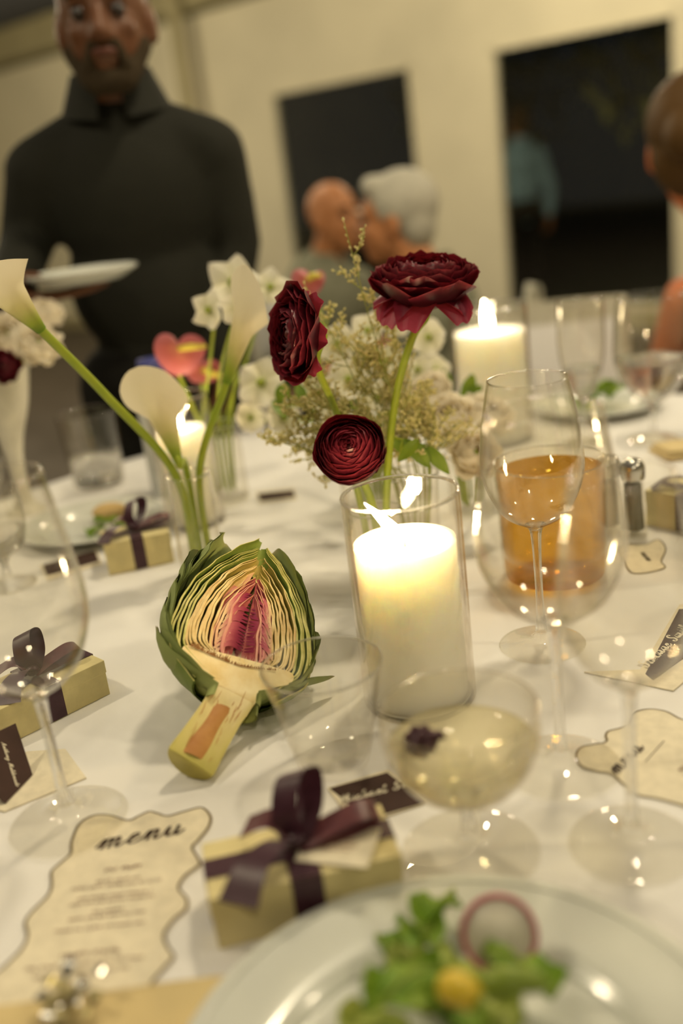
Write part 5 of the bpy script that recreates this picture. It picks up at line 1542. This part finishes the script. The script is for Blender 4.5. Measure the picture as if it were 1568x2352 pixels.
# folded napkin with a gilded sprig in front, another by the far plate
def napkin(label, c, rz, sx, sy, h):
    r = thing('napkin', label, 'napkin', (c.x, c.y, TZ + 0.0015), rz, 'folded mustard napkins')
    for k in range(3):
        mb = MB()
        z0 = h / 3 * k; e = 0.003 * k
        hx, hy = sx / 2 - e, sy / 2 - e
        mb.grid(lambda u, v: V(((2 * u - 1) * hx + 0.001 * sin(9 * v), (2 * v - 1) * hy + 0.001 * sin(8 * u + k), z0 + h / 3 * (0.9 + 0.08 * sin(7 * u + 5 * v + k)))), 16, 12)
        mb.grid(lambda u, v: V(((2 * u - 1) * hx, (2 * v - 1) * hy, z0 + 0.0002)), 4, 4)
        for s_ in (-1, 1):
            mb.grid(lambda u, v: V((s_ * hx + s_ * 0.0015 * sin(pi * v), (2 * u - 1) * hy, z0 + 0.0002 + h / 3 * 0.9 * v)), 12, 5)
            mb.grid(lambda u, v: V(((2 * u - 1) * hx, s_ * hy + s_ * 0.0015 * sin(pi * v), z0 + 0.0002 + h / 3 * 0.9 * v)), 12, 5)
        mb.build('fold', M['napkin'], r)
    return r
n1 = on(215, 2350, TZ + 0.010)
napkin('folded mustard napkin over the foot of the large menu card', V((n1.x, n1.y - 0.020, 0)), 0.02, 0.155, 0.095, 0.010)
napkin('folded mustard napkin beside the far right plate', V((0.545, 1.412, 0)), 0.10, 0.14, 0.065, 0.014)
gp = on(168, 2325, TZ + 0.0125)
r = thing('gilded_sprig', 'gold and silver leaf sprig lying on the near napkin', 'decoration', gp)
rnd = random.Random(31)
for k in range(22):
    a = rnd.uniform(0, 2 * pi); rr_ = rnd.uniform(0.0, 0.017)
    p0 = V((rr_ * cos(a), rr_ * sin(a) * 1.5, 0.004 + rnd.uniform(0, .012)))
    dr = V((rnd.gauss(0, 1), rnd.gauss(0, 1), rnd.uniform(0, .6))).normalized()
    sd = dr.cross(V((0, 0, 1))).normalized(); ln = rnd.uniform(0.010, 0.017)
    mb = MB(); mb.grid(lambda u, v: p0 + dr * ln * v + sd * ((2 * u - 1) * 0.0042 * sin(pi * (0.04 + 0.93 * v))) + V((0, 0, 0.003 * sin(pi * v))), 4, 6)
    mb.build('gilt_leaf', M['gold'] if k % 3 else M['silver'], r)
mb = MB(); mb.tube([(0, -0.03, 0.003), (0.002, 0, 0.005), (0, 0.026, 0.004)], 0.0012, 6); mb.build('twig', M['gold'], r)

# blue capped water bottle near the waiter
bt = at(347, 835, 1.54); bp = V((bt.x, bt.y, TZ)); bh = bt.z - TZ
r = thing('water_bottle', 'frosted water bottle with a blue cap behind the small candle', 'bottle', bp)
M['frosted'] = pm('frosted_bottle', (0.66, 0.68, 0.66), 0.5, 0.4)
mb = MB(); mb.lathe(prof_curve([(0.0005, 0), (0.030, 0), (0.034, 0.004), (0.034, bh * 0.6), (0.030, bh * 0.75), (0.020, bh * 0.88), (0.018, bh * 0.93)], 5), 32); mb.build('body', M['frosted'], r)
mb = MB(); mb.lathe([(0.0005, bh + 0.008), (0.021, bh + 0.008), (0.022, bh + 0.005), (0.022, bh * 0.91), (0.018, bh * 0.91)], 24); mb.build('cap', M['blue_plastic'], r)

# ================================================================== PEOPLE AND CHAIRS
def blob(name, prims, mat, parent, voxel=0.010, smooth=4):
    """one continuous surface grown over overlapping rounded volumes"""
    mb = MB()
    for p in prims:
        if p[0] == 's':
            Mx = Euler(p[3]).to_matrix() if len(p) > 3 else None
            mb.sphere(p[1], 1.0, 20, 14, p[2], Mx)
        else:
            a, b, ra, rb_ = V(p[1]), V(p[2]), p[3], p[4]
            fl_ = p[5] if len(p) > 5 else 1.0
            d_ = (b - a).normalized() if (b - a).length > 1e-6 else V((0, 0, 1))
            path, rad = [], []
            for k in range(5):
                q = pi / 2 * k / 4
                path.append(a - d_ * ra * cos(q)); rad.append(max(1e-4, ra * sin(q)))
            for k in range(5):
                q = pi / 2 * k / 4
                path.append(b + d_ * rb_ * sin(q)); rad.append(max(1e-4, rb_ * cos(q)))
            mb.tube(path, rad, 16, True, fl_)
    me = bpy.data.meshes.new(name)
    me.from_pydata([tuple(v_) for v_ in mb.v], [], mb.f)
    bm = bmesh.new(); bm.from_mesh(me); bmesh.ops.remove_doubles(bm, verts=bm.verts, dist=1e-5); bmesh.ops.recalc_face_normals(bm, faces=bm.faces); bm.to_mesh(me); bm.free()
    tmp = bpy.data.objects.new('tmp', me); COL.objects.link(tmp)
    m_ = tmp.modifiers.new('r', 'REMESH'); m_.mode = 'VOXEL'; m_.voxel_size = voxel
    s_ = tmp.modifiers.new('s', 'SMOOTH'); s_.iterations = smooth; s_.factor = 0.5
    dg = bpy.context.evaluated_depsgraph_get(); dg.update()
    out = bpy.data.meshes.new_from_object(tmp.evaluated_get(dg))
    bpy.data.objects.remove(tmp)
    out.name = name
    out.materials.clear(); out.materials.append(mat)
    out.polygons.foreach_set('use_smooth', [True] * len(out.polygons))
    o = bpy.data.objects.new(name, out); COL.objects.link(o); o.parent = parent
    return o
def hand(prims, wrist, dirn, palm_n, thumb_side, curl=0.9, s=1.0, pinch=False):
    """palm, four unequal curled fingers and a thumb leaving the side of the palm"""
    d_ = V(dirn).normalized(); n_ = V(palm_n); n_ = (n_ - d_ * n_.dot(d_)).normalized()
    sd = d_.cross(n_) * thumb_side
    w = V(wrist)
    prims.append(('c', w, w + d_ * 0.03 * s, 0.026 * s, 0.032 * s, 0.6))
    for k in range(4):
        f = (k - 1.5)
        root = w + d_ * 0.075 * s - sd * f * 0.019 * s
        prims.append(('c', w + d_ * 0.02 * s - sd * f * 0.012 * s, root, 0.014 * s, 0.0095 * s))
        L_ = (0.040, 0.046, 0.043, 0.034)[k] * s
        p1 = root + (d_ * cos(curl * 0.5) + n_ * sin(curl * 0.5)) * L_
        p2 = p1 + (d_ * cos(curl * 1.4) + n_ * sin(curl * 1.4)) * L_ * 0.7
        p3 = p2 + (d_ * cos(curl * 2.1) + n_ * sin(curl * 2.1)) * L_ * 0.5
        prims += [('c', root, p1, 0.0092 * s, 0.0085 * s), ('c', p1, p2, 0.0085 * s, 0.0078 * s), ('c', p2, p3, 0.0078 * s, 0.007 * s)]
    t0 = w + d_ * 0.020 * s + sd * 0.022 * s
    t1 = t0 + (d_ * 0.6 + sd * 0.7 + n_ * 0.2).normalized() * 0.034 * s
    t2 = t1 + (d_ * 0.85 + n_ * 0.5).normalized() * 0.030 * s
    if pinch:                                # thumb laid over the rim, fingers flat below it
        t0 = w + d_ * 0.020 * s + sd * 0.020 * s + n_ * 0.010
        t1 = t0 + (d_ * 0.45 + n_ * 0.90).normalized() * 0.034 * s
        t2 = t1 + (d_ * 0.95 - n_ * 0.10).normalized() * 0.032 * s
    prims += [('c', w + d_ * 0.01, t0, 0.016 * s, 0.013 * s), ('c', t0, t1, 0.013 * s, 0.0105 * s), ('c', t1, t2, 0.0105 * s, 0.008 * s)]

def person(label, floor_xy, facing, head_c, skin, shirt, trousers, hair, pose, group=None, hs=1.0, beard=None, bald=False, bun=False, sleeve=True, long_sleeve=True):
    """pose: dict with shoulder_w, pelvis, knees, feet, elbows, wrists, hand dirs (all relative to the root at floor)"""
    r = thing('person', label, 'person', (floor_xy[0], floor_xy[1], 0), 0, group)
    o_ = V((floor_xy[0], floor_xy[1], 0))
    f = V((cos(facing), sin(facing), 0)); sd = V((-f.y, f.x, 0))          # sd: the person's left
    H = V(head_c) - o_
    up_ = V((0, 0, 1))
    def hp(x, y, z):                                                       # head space: forward, left, up
        return H + (f * x + sd * y + up_ * z) * hs
    rz_ = (0, 0, facing)
    body = [('s', hp(-0.012, 0, 0.030), (0.094 * hs, 0.074 * hs, 0.088 * hs), rz_), ('s', hp(0.020, 0, -0.030), (0.070 * hs, 0.062 * hs, 0.080 * hs), rz_),
            ('s', hp(0.046, 0, -0.082), (0.036 * hs, 0.040 * hs, 0.030 * hs), rz_),
            ('c', hp(0.083, 0, 0.012), hp(0.104, 0, -0.026), 0.009 * hs, 0.0145 * hs), ('s', hp(0.090, 0.011, -0.030), (0.011 * hs,) * 3), ('s', hp(0.090, -0.011, -0.030), (0.011 * hs,) * 3),
            ('c', hp(0.074, -0.035, 0.026), hp(0.074, 0.035, 0.026), 0.013 * hs, 0.013 * hs),
            ('s', hp(0.062, 0.036, -0.020), (0.020 * hs, 0.018 * hs, 0.018 * hs)), ('s', hp(0.062, -0.036, -0.020), (0.020 * hs, 0.018 * hs, 0.018 * hs)),
            ('c', hp(0.082, -0.016, -0.056), hp(0.082, 0.016, -0.056), 0.011 * hs, 0.011 * hs)]
    for s_ in (-1, 1):
        body.append(('s', hp(-0.008, s_ * 0.076, -0.008), (0.020 * hs, 0.008 * hs, 0.032 * hs), (0, 0.2, facing - s_ * 0.35)))
        body.append(('s', hp(-0.004, s_ * 0.074, -0.032), (0.010 * hs, 0.008 * hs, 0.011 * hs), rz_))
    sh = V(pose['neck'])                                                   # base of the neck
    body.append(('c', hp(-0.020, 0, -0.055), sh + up_ * 0.01, 0.054 * hs, 0.060 * hs))
    pel = V(pose['pelvis']); sw = pose['shoulder_w']; slp = pose.get('slope', 0.03)
    chest = sh * 0.72 + pel * 0.28; waist = sh * 0.38 + pel * 0.62
    def torso(g):
        tp = [('s', chest, (0.115 + g, 0.165 + g, 0.165 + g), rz_), ('s', waist, (0.105 + g, 0.150 + g, 0.15 + g), rz_), ('s', pel, (0.115 + g, 0.165 + g, 0.12 + g), rz_),
              ('c', sh - up_ * 0.045 + sd * 0.02, sh - up_ * (0.055 + slp) + sd * (sw / 2 - 0.055), 0.060 + g, 0.060 + g), ('c', sh - up_ * 0.045 - sd * 0.02, sh - up_ * (0.055 + slp) - sd * (sw / 2 - 0.055), 0.060 + g, 0.060 + g),
              ('c', sh - up_ * 0.02, chest, 0.062 + g, 0.11 + g)]
        return tp
    body += torso(-0.012)
    shirtp = torso(0.008) if long_sleeve else [('s', waist, (0.118, 0.160, 0.17), rz_), ('s', pel, (0.128, 0.178, 0.13), rz_), ('s', chest - up_ * 0.03, (0.122, 0.166, 0.10), rz_)]
    for i, s_ in enumerate((1, -1)):                                       # left arm, then right arm
        s0 = sh - up_ * (0.065 + slp) + sd * s_ * (sw / 2 - 0.05)
        el, wr = V(pose['elbows'][i]), V(pose['wrists'][i])
        body += [('c', s0, el, 0.046, 0.036), ('c', el, wr, 0.036, 0.024)]
        if long_sleeve:
            shirtp += [('c', s0, el, 0.064, 0.052), ('c', el, wr - (wr - el).normalized() * 0.015, 0.052, 0.040)]
        hand(body, wr, pose['hand_dir'][i], pose['palm'][i], s_ * pose.get('thumb', (1, 1))[i], pose.get('curls', (pose.get('curl', 0.9),) * 2)[i], 1.0, pose.get('pinch', (False, False))[i])
        hp_ = pel + sd * s_ * 0.09
        kn, ft = V(pose['knees'][i]), V(pose['feet'][i])
        body += [('c', hp_, kn, 0.075, 0.050), ('c', kn, ft + up_ * 0.05, 0.048, 0.036), ('c', ft + up_ * 0.035, ft + up_ * 0.03 + f * 0.15, 0.036, 0.03)]
    b = blob('body', body, skin, r, 0.0072, 3)
    b['label'] = 'skin and build of the figure'
    blob('shirt', shirtp, shirt, r, 0.010, 5)
    tr = [('s', pel, (0.132, 0.178, 0.12), rz_)]
    for i, s_ in enumerate((1, -1)):
        hp_ = pel + sd * s_ * 0.09
        kn, ft = V(pose['knees'][i]), V(pose['feet'][i])
        tr += [('c', hp_, kn, 0.094, 0.066), ('c', kn, ft + up_ * 0.09, 0.066, 0.056)]
    blob('trousers', tr, trousers, r, 0.012, 4)
    for i, s_ in enumerate((1, -1)):
        ft = V(pose['feet'][i])
        blob('shoe', [('c', ft + up_ * 0.045, ft + up_ * 0.042 + f * 0.17, 0.045, 0.040), ('s', ft + up_ * 0.06, (0.05, 0.045, 0.06), rz_)], M['black_trousers'], r, 0.009, 2)
    for s_ in (-1, 1):
        mb = MB(); mb.sphere(hp(0.0745, s_ * 0.031, 0.006), 0.0125 * hs, 12, 8); mb.build('eye', M['eye'], r)
        mb = MB(); mb.tube([hp(0.085, s_ * 0.014, 0.030), hp(0.088, s_ * 0.032, 0.034), hp(0.076, s_ * 0.050, 0.028)], [0.004, 0.0055, 0.003], 8); mb.build('eyebrow', hair or M['beard'], r)
    mb = MB(); mb.tube([hp(0.080, -0.026, -0.056), hp(0.0945, -0.010, -0.054), hp(0.096, 0, -0.055), hp(0.0945, 0.010, -0.054), hp(0.080, 0.026, -0.056)], [0.003, 0.006, 0.0055, 0.006, 0.003], 8); mb.build('mouth', M['lip'], r)
    if hair and not bald:
        hr = [('s', hp(-0.028, 0, 0.040), (0.098 * hs, 0.086 * hs, 0.090 * hs), rz_), ('s', hp(-0.058, 0, -0.010), (0.056 * hs, 0.074 * hs, 0.078 * hs), rz_), ('c', hp(0.045, -0.04, 0.090), hp(0.045, 0.04, 0.090), 0.030 * hs, 0.030 * hs)]
        if bun:
            hr.append(('s', hp(-0.115, 0, 0.020), (0.045 * hs, 0.045 * hs, 0.045 * hs)))
        blob('hair', hr, hair, r, 0.008, 3)
    elif hair:
        blob('hair', [('s', hp(-0.030, 0, 0.034), (0.086 * hs, 0.0785 * hs, 0.088 * hs), rz_)], hair, r, 0.008, 3)
    if beard:
        bp_ = [('c', hp(0.030, 0.058, -0.045), hp(0.062, 0.030, -0.090), 0.016 * hs, 0.020 * hs), ('c', hp(0.030, -0.058, -0.045), hp(0.062, -0.030, -0.090), 0.016 * hs, 0.020 * hs),
               ('c', hp(0.066, -0.022, -0.095), hp(0.066, 0.022, -0.095), 0.022 * hs, 0.022 * hs), ('c', hp(0.082, 0.020, -0.044), hp(0.078, 0.030, -0.074), 0.009 * hs, 0.011 * hs), ('c', hp(0.082, -0.020, -0.044), hp(0.078, -0.030, -0.074), 0.009 * hs, 0.011 * hs), ('c', hp(0.088, -0.018, -0.042), hp(0.088, 0.018, -0.042), 0.0085 * hs, 0.0085 * hs)]
        blob('beard', bp_, beard, r, 0.005, 2)
    # shirt collar
    for s_ in ((-1, 1) if long_sleeve else ()):
        mb = MB()
        c0 = sh + up_ * 0.010
        mb.grid(lambda u, v: c0 + (f * cos(s_ * (0.25 + 2.9 * u)) + sd * sin(s_ * (0.25 + 2.9 * u))) * ((0.073 if u > 0.3 else 0.073) + 0.030 * (1 - v)) + up_ * (-0.022 + 0.060 * v + 0.022 * u - 0.020 * (1 - u) * (1 - v)), 14, 4)
        mb.build('collar', shirt, r)
    return r

# ---- waiter
def rel(p, o): return V(p) - V((o[0], o[1], 0))
PLY = 1.765
pp0, pp1 = at(62, 650, PLY), at(318, 632, PLY)
cpl = (pp0 + pp1) / 2
wr_r = V((pp0.x - 0.040, PLY - 0.005, cpl.z - 0.022))
nk = at(262, 232, 2.0)
wc = V((nk.x, 2.04, 0))
hd = at(240, 52, 1.95)
wpose = dict(neck=(0.0, -0.03, nk.z - 0.005), pelvis=(0.0, 0.02, 0.84), shoulder_w=0.43, slope=0.05,
             elbows=(rel(at(540, 555, 2.04), wc), rel(at(62, 560, 2.02), wc)), wrists=(rel(at(505, 850, 1.98), wc), rel(wr_r, wc)), pinch=(False, True), curls=(0.6, 0.10),
             hand_dir=((-0.2, -0.1, -0.9), (1, 0.05, 0)), palm=((-1, -0.3, 0), (0, 0, 1)), thumb=(-1, -1), knees=((0.09, -0.01, 0.45), (-0.09, -0.01, 0.45)), feet=((0.11, 0.02, 0.0), (-0.11, 0.02, 0.0)), curl=0.6)
person('waiter in a black shirt with a grey beard, holding a white plate', (wc.x, wc.y), -pi / 2 + 0.06, hd, M['skin_dark'], M['black_shirt'], M['black_trousers'], M['beard'], wpose, None, 1.06, M['beard'], True)
# plate held by the waiter
r = thing('serving_plate', 'white plate held level by the waiter', 'plate', cpl)
Rp = (pp1 - pp0).length / 2
mb = MB(); mb.lathe(prof_curve([(0.0005, 0.004), (Rp * 0.6, 0.004), (Rp * 0.9, 0.012), (Rp, 0.016)], 5) + prof_curve([(Rp, 0.012), (Rp * 0.9, 0.006), (Rp * 0.6, -0.006), (0.0005, -0.006)], 5), 64); mb.build('dish', M['porcelain'], r)
mb = MB(); mb.tube([(Rp * 0.985 * cos(2 * pi * k / 64), Rp * 0.985 * sin(2 * pi * k / 64), 0.0148) for k in range(65)], 0.002, 6, False); mb.build('rim', M['porcelain'], r)

# ---- chairs
def chair(label, x, y, facing, group='white banquet chairs'):
    r = thing('banquet_chair', label, 'chair', (x, y, 0), facing, group)       # faces +x locally
    mb = MB(); mb.box((0, 0, 0.385), (0.40, 0.40, 0.03)); mb.build('seat', M['chair_white'], r, False, bevel=0.008)
    mb = MB(); mb.box((0, 0, 0.415), (0.37, 0.37, 0.035)); mb.build('cushion', M['linen'], r, False, bevel=0.012)
    for sx in (-1, 1):
        for sy in (-1, 1):
            mb = MB()
            if sx < 0:
                mb.tube(smooth_path([(-0.22, sy * 0.18, 0), (-0.185, sy * 0.18, 0.38), (-0.20, sy * 0.18, 0.62), (-0.24, sy * 0.175, 0.85)], 5), 0.014, 10)
            else:
                mb.tube([(0.19, sy * 0.18, 0), (0.18, sy * 0.18, 0.375)], 0.014, 10)
            mb.build('leg', M['chair_white'], r)
    for z, h in ((0.82, 0.06), (0.60, 0.03)):
        mb = MB(); mb.grid(lambda u, v: V((-0.205 - 0.03 * (z - 0.6) / 0.2 - 0.02 * sin(pi * u), (2 * u - 1) * 0.18, z - h / 2 + h * v)), 12, 2)
        mb.grid(lambda u, v: V((-0.223 - 0.03 * (z - 0.6) / 0.2 - 0.02 * sin(pi * u), (1 - 2 * u) * 0.18, z - h / 2 + h * v)), 12, 2)
        mb.build('back_rail', M['chair_white'], r)
    mb = MB()
    mb.grid(lambda u, v: V((-0.205 - 0.035 * v - 0.02 * sin(pi * u) + 0.012 * sin(pi * u) * sin(pi * v), (2 * u - 1) * 0.165, 0.60 + 0.20 * v)), 12, 6)
    mb.grid(lambda u, v: V((-0.225 - 0.035 * v - 0.02 * sin(pi * u), (1 - 2 * u) * 0.165, 0.60 + 0.20 * v)), 12, 6)
    mb.build('back_pad', M['linen'], r)
    mb = MB(); mb.tube([(-0.205, -0.18, 0.2), (0.188, -0.18, 0.2)], 0.009, 8); mb.build('stretcher', M['chair_white'], r)
    mb = MB(); mb.tube([(-0.205, 0.18, 0.2), (0.188, 0.18, 0.2)], 0.009, 8); mb.build('stretcher', M['chair_white'], r)
    return r
cc = at(1238, 800, 2.46)
chair('empty white chair drawn up beyond the thick candle', cc.x - 0.02, 2.19, -pi / 2 - 0.15)

# ---- seated guests
def guest(label, head, facing, skin, shirt, hair, bald=False, bun=False, long_sleeve=True, hs=1.0, lean=0.04, shift=0.0, ndrop=0.165):
    f = V((cos(facing), sin(facing), 0)); sd = V((-f.y, f.x, 0))
    fx = V((head.x, head.y, 0)) - f * (0.06 + lean) + sd * shift
    nz_ = head.z - ndrop * hs
    pz_ = 0.545
    nk = f * lean * 0.8 - sd * shift * 0.45 + V((0, 0, nz_))
    pelv = V((0, 0, 0)) - f * 0.04 + V((0, 0, pz_))
    pose = dict(neck=nk, pelvis=pelv, shoulder_w=0.42, elbows=tuple(nk + sd * s_ * 0.22 + f * 0.06 - V((0, 0, 0.28)) for s_ in (1, -1)),
                wrists=tuple(nk + sd * s_ * 0.12 + f * 0.27 - V((0, 0, 0.24)) for s_ in (1, -1)), hand_dir=((f - sd * 0.5), (f + sd * 0.5)), palm=(V((0, 0, -1)), V((0, 0, -1))), thumb=(-1, -1),
                knees=tuple(pelv + f * 0.44 + sd * s_ * 0.12 - V((0, 0, 0.02)) for s_ in (1, -1)), feet=tuple(f * 0.40 + sd * s_ * 0.12 + V((0, 0, 0.0)) for s_ in (1, -1)))
    p_ = person(label, (fx.x, fx.y), facing, head, skin, shirt, M['black_trousers'], hair, pose, 'seated guests', hs, None, bald, bun, True, long_sleeve)
    return fx
h1 = at(905, 505, 2.75)
fx = guest('silver haired guest in a sage shirt seated in profile', h1, pi * 0.92, M['skin'], M['sage'], M['grey_hair'])
chair('white chair under the silver haired guest', fx.x, fx.y, pi * 0.92)
h0 = at(768, 500, 3.55)
fx = guest('bald guest seated beside the silver haired one', h0, -pi * 0.25, M['skin'], M['sage'], None, True)
chair('white chair under the bald guest', fx.x, fx.y + 0.02, -pi * 0.25)
h2 = at(1600, 335, 2.22)
fx = guest('guest with pinned up brown hair and bare shoulders at the right', h2, 1.12, M['skin_warm'], M['dark_dress'], M['brown_hair'], False, True, False, 1.18, 0.0, -0.25, 0.19)
chair('white chair under the guest with bare shoulders', fx.x, fx.y, 1.12)
h3 = at(1190, 284, 8.4)  # figure added outside, stands in for a guest's reflection in the pane
f3 = pi * 0.55
fw3 = V((cos(f3), sin(f3), 0)); sd3 = V((-fw3.y, fw3.x, 0))
p3 = dict(neck=(0, 0, h3.z - 0.165), pelvis=(0, 0, h3.z - 0.66), shoulder_w=0.42, elbows=(sd3 * 0.24 + V((0, 0, h3.z - 0.50)), -sd3 * 0.24 + V((0, 0, h3.z - 0.50))), wrists=(sd3 * 0.20 - fw3 * 0.05 + V((0, 0, h3.z - 0.72)), -sd3 * 0.20 - fw3 * 0.05 + V((0, 0, h3.z - 0.72))),
          hand_dir=((0, 0, -1), (0, 0, -1)), palm=(-sd3, sd3), knees=(sd3 * 0.1 + V((0, 0, 0.42)), -sd3 * 0.1 + V((0, 0, 0.42))), feet=(sd3 * 0.1 + V((0, 0, -0.06)), -sd3 * 0.1 + V((0, 0, -0.06))))
person('light blue shirted figure outside the wide window, standing in for a reflection', (h3.x, h3.y), f3, h3, M['skin'], M['blue_shirt'], M['black_trousers'], M['brown_hair'], p3)
